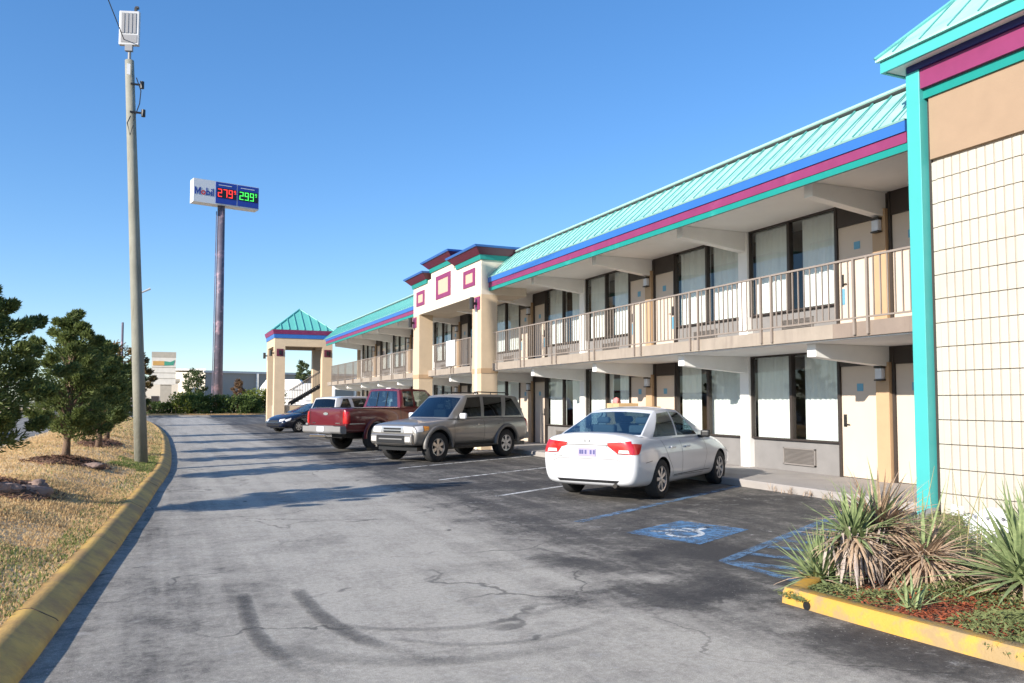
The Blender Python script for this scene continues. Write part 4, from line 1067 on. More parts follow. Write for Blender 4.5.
def pickup(name, label, paint):
    c = Car(name, label, 'pickup truck', paint)
    st = [(-1.27, .80, .86, .80, .64, .92, 1.26, 1.30), (-1.25, .90, .95, .88, .60, .90, 1.30, 1.335), (-1.15, .92, .98, .92, .58, .90, 1.325, 1.345), (-.6, .92, .99, .93, .56, .90, 1.335, 1.345), (.3, .92, .99, .93, .56, .90, 1.335, 1.345), (.92, .92, .99, .93, .56, .90, 1.335, 1.345), (1.0, .92, .985, .93, .50, .90, 1.33, 1.34), (2.0, .92, .985, .925, .48, .90, 1.32, 1.335), (2.75, .92, .985, .91, .48, .90, 1.30, 1.345),
          (3.1, .92, .985, .88, .50, .90, 1.27, 1.34), (3.7, .92, .985, .87, .52, .90, 1.23, 1.30), (4.25, .91, .97, .86, .54, .88, 1.20, 1.26), (4.42, .88, .94, .82, .58, .86, 1.14, 1.18), (4.46, .80, .86, .74, .62, .84, 1.06, 1.10)]
    W = [(x, y, .48, .30) for x in (0, 3.6) for y in (.93, -.93)]
    c.body(st, W, cut=[(-1.14, .90, -.84, .84, .86, 1.6)])
    L = [((1.00, .89, 1.33), (1.12, .70, 1.90)), ((1.07, .905, 1.33), (1.16, .725, 1.925)), ((1.14, .905, 1.33), (1.22, .73, 1.93)), ((1.58, .905, 1.325), (1.60, .735, 1.945)), ((1.68, .905, 1.325), (1.68, .735, 1.945)), ((2.66, .90, 1.31), (2.22, .73, 1.925)), ((2.80, .89, 1.31), (2.30, .725, 1.915)), ((3.00, .84, 1.32), (2.38, .70, 1.90))]
    c.greenhouse(L, {2, 4}, gl='car_glass', bow=(.12, .03), bulge=.02, glr='car_glass_blue', crown=.03, fm=.13)
    c.seats((1.35, 2.0), 1.32, 'seat_dark', .36)
    m = MB(); [m.path([(.975, y, 1.37), (1.085, y, 1.86)], .013, 4) for y in (-.22, .22)]; m.build('window_bars', 'trim_black', c.gh)
    for x, y, r, w_ in W: c.wheel(x, y, .415, .27, .56, 8, sw=.04)
    for ax in 'LR':
        sg = 1 if ax == 'L' else -1
        for wx in (0, 3.6):
            m = MB(); rows = []
            for i in range(19):
                a = R(-5+190*i/18); rows.append([(wx+rr*math.cos(a), sg*yy, .446+rr*math.sin(a)) for rr, yy in ((.485, .985), (.50, 1.02), (.56, 1.02), (.61, .985))])
            m.grid(rows); m.build('wheel_lip', paint, c.b, smooth=True)
        c.seam(ax, [(.955, 1.33), (.955, .56)], .022, .002); c.seam(ax, [(1.64, 1.30), (1.64, .55), (2.85, .55), (2.9, 1.0), (2.78, 1.28)]); c.seam(ax, [(1.12, 1.30), (1.12, .55)])
        c.seam(ax, [(-1.15, .86), (-.55, .86)], .035, .008, 'chrome', 'side_trim'); c.seam(ax, [(.58, .86), (2.95, .86)], .03, .008, 'chrome', 'side_trim')
        c.handle(ax, 1.80, 1.14, 'trim_black')
        c.decal('tail_lamp', 'lens_red', ax, [(-1.245, 1.22), (-1.13, 1.22), (-1.13, .86), (-1.245, .86)], .010, .06)
        c.decal('tail_lamp', 'lens_red', 'B', [(sg*.80, 1.23), (sg*.935, 1.22), (sg*.945, .87), (sg*.80, .87)], .014, .06)
        c.decal('head_lamp', 'lens_clear', 'F', [(sg*.50, 1.06), (sg*.78, 1.06), (sg*.80, .86), (sg*.50, .86)], .010, .1)
        c.decal('fuel_flap', paint, ax, [(.42, 1.20), (.60, 1.20), (.60, 1.03), (.42, 1.03)], .005, .1)
        m = MB(); m.box(-1.0, .9, sg*.85, sg*.93, 1.337, 1.35); m.build('bed_rail_cap', 'chrome', c.b, bevel=.004)
    c.seam('B', [(-.76, .66), (-.76, 1.30), (.76, 1.30), (.76, .66)], .012, .004)
    c.seam('B', [(-.74, .80), (.74, .80)], .012, .004)
    c.decal('emblem', 'chrome', 'B', [(.11*math.cos(t*math.pi/8), 1.16+.045*math.sin(t*math.pi/8)) for t in range(16)], .012, .1)
    c.decal('name_mark', 'chrome', 'B', [(-.66, .86), (-.45, .86), (-.45, .89), (-.66, .89)], .008, .2); c.decal('name_mark', 'chrome', 'B', [(.50, .86), (.64, .86), (.64, .89), (.50, .89)], .008, .2)
    m = MB(); m.prism([(-1.46, .80), (-1.20, .80), (-1.20, .55), (-1.40, .56), (-1.47, .62)], 'y', -.90, .90)
    bp = m.build('rear_bumper', 'bumper_grey', c.root, bevel=.03, seg=3)
    m = MB(); m.box(-1.485, -1.462, -.16, .16, .63, .78); m.build('number_plate', 'plate_white', bp)
    for sg in (1, -1):
        m = MB(); m.box(-1.478, -1.24, sg*.60, sg*.88, .795, .812); m.build('step_pad', 'trim_black', bp)
    m = MB(); m.box(-1.62, -1.35, -.40, .34, .46, .54); m.build('tow_bar', 'chrome', c.root, bevel=.01)
    m = MB(); m.box(4.40, 4.58, -.92, .92, .52, .74); m.build('front_bumper', 'chrome', c.root, bevel=.03)
    c.decal('grille', 'chrome', 'F', [(-.48, 1.08), (.48, 1.08), (.48, .86), (-.48, .86)], .012, .1)
    m = MB(); m.box(-1.1, 4.3, -.55, .55, .42, .60); m.tube((-.0, -.75, .42), (0, .75, .42), .07); m.build('chassis', 'trim_black', c.root)
    c.box('cab_step', 'trim_black', 1.05, 2.9, -.99, -.88, .42, .46); c.box('cab_step', 'trim_black', 1.05, 2.9, .88, .99, .42, .46)
    m = MB(); m.box(1.3, 1.5, -.12, .12, 1.96, 1.99); m.build('brake_lamp', 'lens_clear', c.gh, bevel=.01)
    c.mirror(2.62, .95, 1.44, 'trim_black', .22, .26, .10)
    return c

tuck = sedan('parked_sedan', 'white four-door sedan parked nose-in by the walkway, red tail lamps facing us', 'paint_white', 'vehicles parked along the motel')
tuck.place(6.86, 11.45, 57.5, scale=1.0)
pf = suv('parked_suv', 'pewter grey sport utility vehicle with roof rails, backed in with its grille facing us', 'paint_pewter', None, 'vehicles parked along the motel')
# wheels' left contacts -> rear axle centre
hx, hy = -math.sin(R(62)), -math.cos(R(62)); lx, ly = -hy, hx
pf.place(7.62-.8*lx-hx*1.38, 20.0-.8*ly-hy*1.38, 62+180, scale=1.02)
tk = pickup('pickup_truck', 'dark red extended-cab pickup truck parked nose-in, chrome trimmed tailgate towards the drive', 'paint_red'); tag(tk.root, group='vehicles parked along the motel')
tk.place(5.72, 25.3, 62)
ws = suv('parked_suv', 'white wagon-like vehicle almost hidden behind the dark red pickup', 'paint_white', None, 'vehicles parked along the motel', rack=False, flare=False)
ws.place(6.75, 33.3, 60)
ns = sedan('parked_sedan', 'dark navy sedan backed in farthest along the row, nose towards the drive', 'paint_navy', 'vehicles parked along the motel', gl='car_glass')
ns.place(5.95+2.65*math.sin(R(60)), 41.2+2.65*math.cos(R(60)), 240, scale=1.05)
# ------------------------------------------------------------------ utility pole with floodlight
up = thing('utility_pole', 'weathered wooden pole with a floodlight on top standing in the grass by the kerb', 'pole', (-.40, 19.7, .25))
m = MB(); m.path([(-.40, 19.7, .0), (-.55, 19.76, 3), (-.72, 19.83, 6.5), (-.86, 19.9, 9.35)], [.142, .125, .11, .095], 16); m.build('shaft', 'pole_wood', up, smooth=True)
m = MB(); m.tube((-.86, 19.86, 9.2), (-.86, 19.86, 9.68), .035); m.build('bracket', 'lamp_grey', up)
U = Vector((math.cos(R(-18)), math.sin(R(-18)), 0)); V = Vector((0, .05, 1)).normalized(); Nn = U.cross(V)   # panel axes
def pbox(m, u0, u1, v0, v1, n0, n1, c):
    i = len(m.v); 
    for a in (n0, n1):
        for (p, q) in ((u0, v0), (u1, v0), (u1, v1), (u0, v1)): m.v.append(tuple(Vector(c)+U*p+V*q+Nn*a))
    for q in ((0,3,2,1),(4,5,6,7),(0,1,5,4),(1,2,6,5),(2,3,7,6),(3,0,4,7)): m.f.append(tuple(i+k for k in q)); m.mi.append(0)
lc = (-.87, 19.85, 9.62)
m = MB(); pbox(m, -.22, .22, .06, .88, -.05, .04, lc); lh = m.build('floodlight', 'lamp_white', up, bevel=.015)
m = MB()
for k in range(4): pbox(m, -.16+k*.085, -.16+k*.085+.06, .34, .82, .041, .055, lc)
pbox(m, -.17, .18, .12, .30, .041, .05, lc); m.build('fins', 'lamp_grey', lh)
m = MB(); pbox(m, -.08, .08, -.08, .06, -.03, .05, lc); m.build('mount', 'lamp_grey', lh)
m = MB(); pbox(m, .10, .15, .885, .97, -.03, .03, lc); pbox(m, .12, .19, .95, 1.0, -.03, .03, lc); m.build('photocell', 'black_iron', lh)
m = MB()
for z, dx in ((8.75, .22), (8.1, .26)): m.box(-.82, -.82+dx, 19.75, 19.78, z, z+.04); m.tube((-.80+dx, 19.76, z-.06), (-.80+dx, 19.76, z+.10), .045)
m.path([(-.70, 19.70, 8.9), (-.60, 19.66, 8.6), (-.62, 19.66, 8.3), (-.74, 19.68, 7.9)], .012, 5)
m.path([(-.80, 19.70, 8.0), (-.86, 19.60, 7.8), (-.80, 19.66, 7.55), (-.74, 19.70, 7.8)], .012, 5); m.build('fittings', 'black_iron', up)
m = MB(); m.box(-.90, -.83, 19.70, 19.72, 8.95, 9.2); m.build('pole_tag', 'white_plastic', up)
pts = [(-.98, 19.85, 9.8), (-1.28, 18, 10.02), (-2.9, 10, 11.2), (-4.5, 2, 12.6)]
m = MB(); m.path(pts, .011, 5)
tag(m.build('power_cable', 'black_iron'), 'thin black cable running from the wooden pole up out of the picture', 'cable')
# distant slim poles
for i, (x, y, h, arm) in enumerate(((-4.3, 99.5, 10.4, 0), (-8.7, 134, 10.6, 1), (-8.3, 156, 11.3, 2))):
    lb = ('tall bare slim pole rising above the cedars', 'short distant pole, leftmost of those above the cedars', 'distant pole carrying a crossarm above the cedars')[i]
    t = thing('street_pole', lb, 'pole', (x, y, 0), 'slim poles beyond the cedars')
    m = MB(); m.tube((x, y, 0), (x, y, h), .17, .12); m.build('shaft', 'mast_steel', t)
    if arm: m = MB(); m.box(x-1.4, x+1.4, y-.06, y+.06, h-1.2, h-1.05); m.build('crossarm', 'mast_steel', t)
t = thing('road_lamp', 'small lamp arm showing just right of the wooden pole', 'street lamp', (-2.5, 78, 0))
m = MB(); m.tube((-2.5, 78, 0), (-2.5, 78, 11.0), .10, .07); m.build('shaft', 'mast_steel', t)
m = MB(); m.path([(-2.5, 78, 10.9), (-1.2, 77.9, 11.6)], [.05, .10], 6); m.build('lamp_head', 'lamp_white', t)

# ------------------------------------------------------------------ high fuel price sign
az = R(77.7); PU = Vector((math.sin(az), math.cos(az), 0)); PN = Vector((PU.y, -PU.x, 0)); PC = Vector((5.99, 99.84, 0))
fs = thing('fuel_sign', 'high price sign on a tall dark mast, white name panel beside red and green prices', 'sign', (5.93, 99.8, 0))
def face(mat, name, a0, a1, z0, z1, d0, d1, parent):
    m = MB(); i = 0
    for n_ in (d0, d1): m.v += [tuple(PC+PU*a+PN*n_+Vector((0, 0, z))) for a, z in ((a0, z0), (a1, z0), (a1, z1), (a0, z1))]
    for q in ((0,3,2,1),(4,5,6,7),(0,1,5,4),(1,2,6,5),(2,3,7,6),(3,0,4,7)): m.f.append(q); m.mi.append(0)
    return m.build(name, mat, parent)
case = face('sign_white', 'cabinet', -3.45, 4.15, 24.72, 27.46, -.75, .75, fs)
mm = MB(); mm.tube(PC+PU*-.06, PC+PU*-.06+Vector((0, 0, 24.72)), .55, .42, 20); mm.build('mast', 'mast_steel', fs, smooth=True)
mm = MB(); mm.tube(PC+PU*-.78+PN*.2, PC+PU*-.66+PN*.2+Vector((0, 0, 24)), .05, .05, 6); mm.build('conduit', 'mast_steel', fs)
mm = MB(); mm.box(5.6, 6.3, 99.5, 100.2, 24.2, 24.72); mm.build('saddle', 'mast_steel', fs)
face('sign_blue', 'price_panel', -.95, 1.49, 24.86, 27.40, .751, .80, case); face('sign_blue', 'price_panel', 1.60, 4.10, 24.86, 27.40, .751, .80, case)
s1_ = face('sign_black', 'screen', -.80, 1.42, 25.55, 26.72, .801, .83, case); s2_ = face('sign_black', 'screen', 1.72, 4.02, 25.55, 26.72, .801, .83, case)
face('sign_white', 'caption_strip', -.62, .9, 27.02, 27.10, .801, .82, case); face('sign_white', 'caption_strip', 1.95, 3.6, 27.02, 27.10, .801, .82, case)
SEG = {'2': 'abged', '7': 'abc', '9': 'abcdfg'}
def digit(ch, a, z, w_, h, mat, par):
    t = h*.085; m = MB()
    R_ = {'a': (0, w_, h-t, h), 'd': (0, w_, 0, t), 'g': (0, w_, h/2-t/2, h/2+t/2), 'f': (0, t, h/2, h), 'e': (0, t, 0, h/2), 'b': (w_-t, w_, h/2, h), 'c': (w_-t, w_, 0, h/2)}
    for k, sg in enumerate(SEG[ch]):
        q = R_[sg]; i = len(m.v); e = k*.002
        for n_ in (.831, .845+e): m.v += [tuple(PC+PU*(a+x)+PN*n_+Vector((0, 0, z+y))) for x, y in ((q[0], q[2]), (q[1], q[2]), (q[1], q[3]), (q[0], q[3]))]
        for f in ((0,3,2,1),(4,5,6,7),(0,1,5,4),(1,2,6,5),(2,3,7,6),(3,0,4,7)): m.f.append(tuple(i+j for j in f)); m.mi.append(0)
    m.build('price_digit', mat, par)
for a0, chs, mt, par in ((-.70, '279', 'price_red', s1_), (1.82, '299', 'price_green', s2_)):
    for k, ch in enumerate(chs): digit(ch, a0+k*.62, 25.66, .45, .94, mt, par)
    digit('9', a0+1.86, 26.2, .20, .40, mt, par)
def letter(mat, bars=(), rings=()):
    m = MB(); k = 0
    def flat(p):
        nonlocal k
        k += 1; i = len(m.v); n = len(p)
        for d_ in (.7505, .775+k*.0007): m.v.extend(tuple(PC+PU*(-3.32+(a+3.32)*.93)+PN*d_+Vector((0, 0, z))) for a, z in p)
        m.f.append(tuple(range(i+n, i+2*n))); m.mi.append(0)
        for q in range(n): m.f.append((i+q, i+(q+1) % n, i+n+(q+1) % n, i+n+q)); m.mi.append(0)
    for p in bars: flat(p)
    for (cx3, cz3, r0, r1) in rings:
        for q in range(20):
            t0, t1 = 2*math.pi*q/20, 2*math.pi*(q+1)/20
            flat([(cx3+r0*math.cos(t0), cz3+r0*math.sin(t0)), (cx3+r1*math.cos(t0), cz3+r1*math.sin(t0)), (cx3+r1*math.cos(t1), cz3+r1*math.sin(t1)), (cx3+r0*math.cos(t1), cz3+r0*math.sin(t1))]); 
    m.build('letter', mat, case)
def rect(a0, a1, z0, z1): return [(a0, z0), (a1, z0), (a1, z1), (a0, z1)]
Z0 = 25.62
letter('letter_blue', [rect(-3.32, -3.17, Z0, Z0+.85), rect(-2.75, -2.60, Z0, Z0+.85), [(-3.17, Z0+.85), (-3.17, Z0+.56), (-2.96, Z0+.02), (-2.96, Z0+.32)], [(-2.75, Z0+.85), (-2.96, Z0+.32), (-2.96, Z0+.02), (-2.75, Z0+.56)]])
letter('letter_red', (), [(-2.27, Z0+.28, .14, .27)])
letter('letter_blue', [rect(-1.94, -1.81, Z0, Z0+.88)], [(-1.68, Z0+.28, .13, .26)])
letter('letter_blue', [rect(-1.35, -1.22, Z0, Z0+.56)], [(-1.285, Z0+.75, .001, .08)])
letter('letter_blue', [rect(-1.15, -1.02, Z0, Z0+.88)])

# ------------------------------------------------------------------ plaza sign and stores beyond the hedge
ps = thing('plaza_sign', 'pale plaza sign board with coloured top panel, left of the tall mast', 'sign', (.05, 109, 0))
m = MB(); m.box(-.3, 1.0, 109.0, 109.6, 0, 3.6); m.build('pedestal', 'plaza_tan', ps)
m = MB(); m.box(-1.35, 1.45, 108.9, 109.7, 3.6, 7.0); bd = m.build('board', 'plaza_cream', ps)
m = MB(); m.box(-1.36, 1.46, 108.88, 109.72, 7.0, 7.7); m.build('cap', 'plaza_tan', ps)
m = MB(); m.box(-1.2, .1, 108.86, 108.9, 6.0, 6.55); m.build('name_panel', 'plaza_orange', bd)
m = MB(); m.prism([(.1, 6.0), (1.15, 6.05), (1.3, 6.7), (.8, 6.45), (.1, 6.55)], 'y', 108.86, 108.9); m.build('name_panel', 'plaza_green', bd)
m = MB()
for z in (5.75, 5.05, 4.35): m.box(-1.34, 1.44, 108.87, 108.9, z, z+.07)
m.build('divider', 'plaza_tan', bd)
st_ = thing('store_building', 'long flat-roofed beige store far beyond the hedge, behind the tall mast', 'building', (7.3, 160, 0))
m = MB(); m.prism([(7.3, 160.4), (70, 183), (60, 215), (1, 195)], 'z', 0, 6.9); wl_ = m.build('wall', 'store_wall', st_)
m = MB(); m.prism([(7.0, 160.0), (70.5, 182.7), (60, 216), (.5, 195)], 'z', 6.9, 7.3); m.build('parapet', 'store_trim', st_)
m = MB(); m.prism([(1.3, 163.4), (7.25, 160.3), (7.1, 170), (3, 175)], 'z', 0, 7.0); m.build('front', 'store_front', st_)
m = MB(); m.prism([(.9, 163.3), (7.3, 160.0), (7.1, 170), (3, 175)], 'z', 7.301, 7.6); m.build('front_parapet', 'store_trim', st_)
for x, y in ((17, 163.85), (27, 167.45), (38, 171.4)):
    m = MB(); m.box(x-.25, x+.25, y-.30, y, 0, 6.9); m.build('downpipe_or_sunlit_strip', 'store_trim', st_)
m = MB(); m.prism([(17.6, 163.9), (21.3, 165.2), (21.2, 165.5), (17.5, 164.2)], 'z', .3, 3.6); m.build('green_door', 'plaza_green', st_)
sm = thing('store_annex', 'small cream flat-roofed building just right of the plaza sign', 'building', (-2, 150, 0))
m = MB(); m.box(-3.5, 2.4, 150, 160, 0, 4.9); m.build('wall', 'store_front', sm)
m = MB(); m.box(-3.8, 2.7, 149.7, 160.3, 4.9, 5.35); m.build('parapet', 'plaza_tan', sm)
m = MB(); m.box(-1.8, -.6, 149.9, 150.0, .2, 2.4); m.box(.4, 1.4, 149.9, 150.0, .2, 2.4); m.build('doorway', 'brown_trim', sm)
# white trailers behind the hedge, seen beside and through the porch
def trailer(label, x, y, L, h, rz, rounded):
    t = thing('box_trailer', label, 'trailer', (0, 0, 0), 'white trailers behind the hedge')
    m = MB()
    if rounded: m.prism([(-L/2, .6), (L/2, .6), (L/2, h*.75), (L/2-.9, h), (-L/2+1.2, h), (-L/2, h*.62)], 'y', -1.2, 1.2)
    else: m.box(-L/2, L/2, -1.2, 1.2, .7, h)
    b = m.build('box', 'white_paint', t, bevel=.12, seg=3)
    m = MB()
    for wx in (-.5, .5): 
        for sy in (-1.1, 1.1): m.tube((wx, sy-.1, .4), (wx, sy+.1, .4), .4, n=16)
    m.build('wheel', 'tyre_rubber', t)
    m = MB(); m.box(-L/2+.1, L/2-.1, -1.0, 1.0, .45, .62); m.box(L/2, L/2+1.2, -.06, .06, .5, .6); m.build('frame', 'trim_black', t)
    m = MB(); m.box(-L/2+.3, L/2-.3, -1.225, -1.21, h*.42, h*.45); m.build('trim_strip', 'lamp_grey', b)
    t.location = (x, y, 0); t.rotation_euler = (0, 0, R(rz))
trailer('white sloped-nose trailer showing left of the porch column over the hedge', 13.6, 101.5, 6, 4.2, -15, True)
trailer('boxy white trailer seen through the open porch', 16.9, 95, 3.6, 3.6, -10, False)

# ------------------------------------------------------------------ foliage tools
def leafblob(name, mat, clumps, n, size, parent=None, seed=1, aspect=.45, up=.3, flat=0.):
    """many small bent leaf sprays spread through clumps: (centre, radius vector, outward axis)"""
    r_ = random.Random(seed); v, f = [], []
    for (c, rad, ax) in clumps:
        for _ in range(n):
            d = Vector((r_.gauss(0, 1), r_.gauss(0, 1), r_.gauss(0, 1))).normalized()*(r_.random()**.45)
            p = Vector((c[0]+d.x*rad[0], c[1]+d.y*rad[1], c[2]+d.z*rad[2]))
            o = (d*.8+Vector(ax)*.6+Vector((r_.gauss(0, .45), r_.gauss(0, .45), up+r_.gauss(0, .35)))).normalized()
            s_ = o.cross(Vector((r_.gauss(0, 1), r_.gauss(0, 1), r_.gauss(0, 1)))).normalized()
            L = size*r_.uniform(.6, 1.5); W_ = L*aspect*r_.uniform(.6, 1.2); nn = o.cross(s_)
            i = len(v)
            v += [tuple(p-o*L*.5), tuple(p+s_*W_*.5), tuple(p+o*L*.55+nn*L*.12), tuple(p-s_*W_*.5+nn*L*.05)]
            f.append((i, i+1, i+2, i+3))
    me = bpy.data.meshes.new(name); me.from_pydata(v, [], f); me.update(); me.materials.append(M[mat])
    return link(bpy.data.objects.new(name, me), parent)
def cedar(label, x, y, h, rad, trunk_h, seed, mat='cedar_leaf', n=100, size=.12, clumps=46, group='cedars on the grass bank', ground=None):
    g = ground if ground is not None else vz(kx(y)-x, y)
    t = thing('cedar_tree', label, 'tree', (x, y, g-.05), group); r_ = random.Random(seed)
    m = MB(); lean = r_.uniform(-.08, .08)
    m.path([(x, y, g-.1), (x+.02, y, g+trunk_h*.5), (x+lean*.5, y, g+trunk_h), (x+lean, y, g+h*.6), (x+lean, y, g+h*.92)], [.09, .065, .055, .04, .012], 9)
    tr = m.build('trunk', 'bark', t, smooth=True)
    cl = []; lm = MB()
    for k in range(clumps):
        q = (k+.5)/clumps; z = g+trunk_h*.92+(h-trunk_h)*q**1.15
        prof_ = (math.sin(math.pi*min(1, (q*.88+.17)))**.75)*(1-.25*q)
        a = k*2.39996+r_.uniform(-.35, .35); rr = rad*prof_*r_.uniform(.45, 1.12)
        c = (x+lean+rr*.72*math.cos(a), y+rr*.72*math.sin(a), z+r_.uniform(-.1, .12))
        rx = .15+.26*rad*prof_*r_.uniform(.5, 1.15)
        ax = (math.cos(a)*.9, math.sin(a)*.9, .45)
        cl.append((c, (rx, rx, rx*r_.uniform(.4, .75)), ax))
        # spiky branch tip reaching beyond the clump
        if r_.random() < .95:
            e = rr+rx*r_.uniform(.25, .75); tip = (x+lean+e*math.cos(a), y+e*math.sin(a), c[2]+.30*e*r_.uniform(.1, .8)+.05)
            cl.append((tip, (.13, .13, .09), ax)); cl.append((tuple((Vector(tip)*1.3+Vector(c)*-.3)), (.07, .07, .07), ax))
        lm.path([(x+lean*.6, y, max(g+trunk_h*.7, z-.35)), tuple(Vector(c)*.7+Vector((x, y, z-.1))*.3), c], [.03, .018, .006], 5)
    cl.append(((x+lean, y, g+h*.97), (.10, .10, .22), (0, 0, 1)))
    lm.build('branches', 'bark', t)
    leafblob('crown', mat, cl, int(n*.95), size*1.2, t, seed, .30)
    return t
cedar('bushy dark cedar, nearest of the row, cut off by the left edge', -2.18, 11.75, 2.78, .86, .72, 11, n=260, size=.062, clumps=60)
cedar('second cedar with a clear bare trunk in a ring of red-brown mulch', -1.66, 17.2, 2.72, .80, .62, 23, n=230, size=.066, clumps=52)
cedar('third cedar, partly behind the second one, slim dark trunk', -1.42, 22.0, 2.6, .88, .62, 31, 'cedar_leaf_dark', n=170, size=.075)
cedar('fourth cedar, leaning trunk close beside the third', -1.45, 25.6, 2.7, .98, .65, 43, n=130, size=.085)
cedar('fifth cedar, behind the wooden pole side of the clump', -1.7, 31.4, 2.8, .95, .7, 57, 'cedar_leaf_dark', n=100, size=.11, clumps=40)
cedar('sixth cedar, small gap before it in the row', -1.9, 37.5, 2.9, 1.0, .7, 61, n=80, size=.13, clumps=36)
cedar('farthest cedar of the row before the hedge', -2.4, 54.0, 3.2, 1.2, .8, 71, 'cedar_leaf_dark', n=60, size=.17, clumps=32)
# broad-leaf trees in the distance
def broad(name, label, x, y, h, rad, th, mat, seed, n=50, size=.3, clumps=26, cat='tree', group=None, g=0.):
    t = thing(name, label, cat, (x, y, g), group); r_ = random.Random(seed)
    m = MB(); m.path([(x, y, g), (x, y, g+th), (x+.1, y, g+h*.7)], [.16*h/6, .11*h/6, .03], 8); m.build('trunk', 'bark', t)
    cl = []
    for k in range(clumps):
        q = (k+.5)/clumps; z = g+th*.8+(h-th*.8)*q; pr_ = math.sin(math.pi*min(1, .15+q*.82))**.6
        a = k*2.4+r_.uniform(-.4, .4); rr = rad*pr_*r_.uniform(.3, .95); rx = rad*.38*r_.uniform(.6, 1.1)
        cl.append(((x+rr*math.cos(a), y+rr*math.sin(a), z), (rx, rx, rx*.7), (math.cos(a), math.sin(a), .3)))
    leafblob('crown', mat, cl, n, size, t, seed); return t
broad('autumn_tree', 'rust and olive autumn tree just right of the wooden pole', -2.2, 80, 6.2, 1.5, 1.0, 'autumn_leaf', 5, 190, .26)
broad('autumn_tree', 'golden olive tree top peeking left of the wooden pole over the cedars', -4.6, 84, 7.0, 2.6, 1.5, 'autumn_leaf', 6, 120, .30)
broad('young_tree', 'young dark green tree in front of the cream store corner', 4.4, 128, 6.0, 2.1, .8, 'dark_tree_leaf', 7, 100, .36)
broad('young_tree', 'rust-leaved young tree right of the tall mast base', 9.1, 110, 4.3, 1.0, .8, 'russet_leaf', 8, 90, .26)
broad('distant_tree', 'distant tree top seen through the open porch', 19.1, 122, 7.4, 1.7, 2.5, 'dark_tree_leaf', 9, 90, .34)
def hedge(name, label, x0, x1, y, h, mat, seed, n=170, size=.24, depth=1.6, cat='hedge', g=.12, group=None):
    r_ = random.Random(seed); t = thing(name, label, cat, ((x0+x1)/2, y, g), group); cl = []; k = max(4, int((x1-x0)*2.4))
    for i in range(k):
        x = x0+(x1-x0)*(i+.5)/k
        for lv in range(3):
            cl.append(((x+r_.uniform(-.2, .2), y+r_.uniform(-depth/2, depth/2), g+h*(.2+.30*lv)+r_.uniform(-.08, .08)), (.62, .62, h*.26), (0, -.6, .3)))
    leafblob('foliage', mat, cl, n, size, t, seed)
    m = MB()
    for i in range(int((x1-x0)/.7)+1): m.path([(x0+.35+i*.7, y, g-.1), (x0+.35+i*.7+r_.uniform(-.1, .1), y, g+h*.6)], [.05, .02], 5)
    m.build('stems', 'bark', t); return t
hedge('clipped_hedge', 'long dark green clipped hedge below the tall mast', 2.6, 9.2, 86.5, 2.0, 'hedge_leaf', 1)
hedge('yellow_shrub', 'yellow-green shrub at the left end of the hedge', .9, 3.4, 87.2, 2.2, 'shrub_leaf', 2, cat='shrub')
hedge('light_shrub', 'lighter green rounded shrub at the right end of the hedge by the porch', 8.2, 11.6, 87.4, 2.6, 'shrub_leaf', 3, 150, .26, cat='shrub')
hedge('low_shrub', 'low dark shrub behind the kerb end left of the hedge', -1.4, .9, 88, 1.3, 'hedge_leaf', 4, 140, .22, cat='shrub')

# ------------------------------------------------------------------ mulch, rocks, grass on the bank
def heap(name, label, x, y, rx, ry, h, mat, seed, cat):
    r_ = random.Random(seed); m = MB(); rows = []
    for j in range(15):
        q = j/14; row = []
        for k in range(41):
            a = 2*math.pi*(k % 40)/40; e = 1+.22*math.sin(a*3+seed)+.12*math.sin(a*7+seed*2)
            px_, py_ = x+rx*q*math.cos(a)*e, y+ry*q*math.sin(a)*e
            row.append((px_, py_, vz(kx(py_)-px_, py_)+h*(1-q*q)*(.7+.5*math.sin(px_*9+seed)*math.sin(py_*8))+(.012 if j < 14 else -.03)))
        if j < 14:
            row = [(a_, b_, c_+r_.uniform(-.014, .016)) for a_, b_, c_ in row[:-1]]; row.append(row[0])
        rows.append(row)
    m.grid(rows)
    for _ in range(900):
        a = r_.uniform(0, 6.28); q = r_.random()**.6*1.15; px_, py_ = x+rx*q*math.cos(a), y+ry*q*math.sin(a); z = vz(kx(py_)-px_, py_)+h*max(0, 1-q*q)+.02+r_.uniform(0, .02)
        L = r_.uniform(.015, .05); w_ = r_.uniform(.005, .013); t_ = r_.uniform(-.5, .5); ca, sa = math.cos(a*3), math.sin(a*3)
        m.quad((px_-ca*L-sa*w_, py_-sa*L+ca*w_, z-t_*L), (px_-ca*L+sa*w_, py_-sa*L-ca*w_, z-t_*L+.004), (px_+ca*L+sa*w_, py_+sa*L-ca*w_, z+t_*L), (px_+ca*L-sa*w_, py_+sa*L+ca*w_, z+t_*L+.004))
    o = m.build(name, mat, fixn=False); return tag(o, label, cat)
heap('mulch_bed', 'red-brown mulch heaped round the second cedar', -1.66, 17.1, .65, .7, .07, 'mulch_brown', 1, 'mulch bed')
heap('mulch_bed', 'dark mulch patch with rocks near the left edge', -2.0, 12.2, .75, .85, .10, 'mulch_brown', 4, 'mulch bed')
heap('mulch_bed', 'mulch patch round the third and fourth cedars', -1.55, 24.0, .5, 1.9, .05, 'mulch_brown', 6, 'mulch bed')
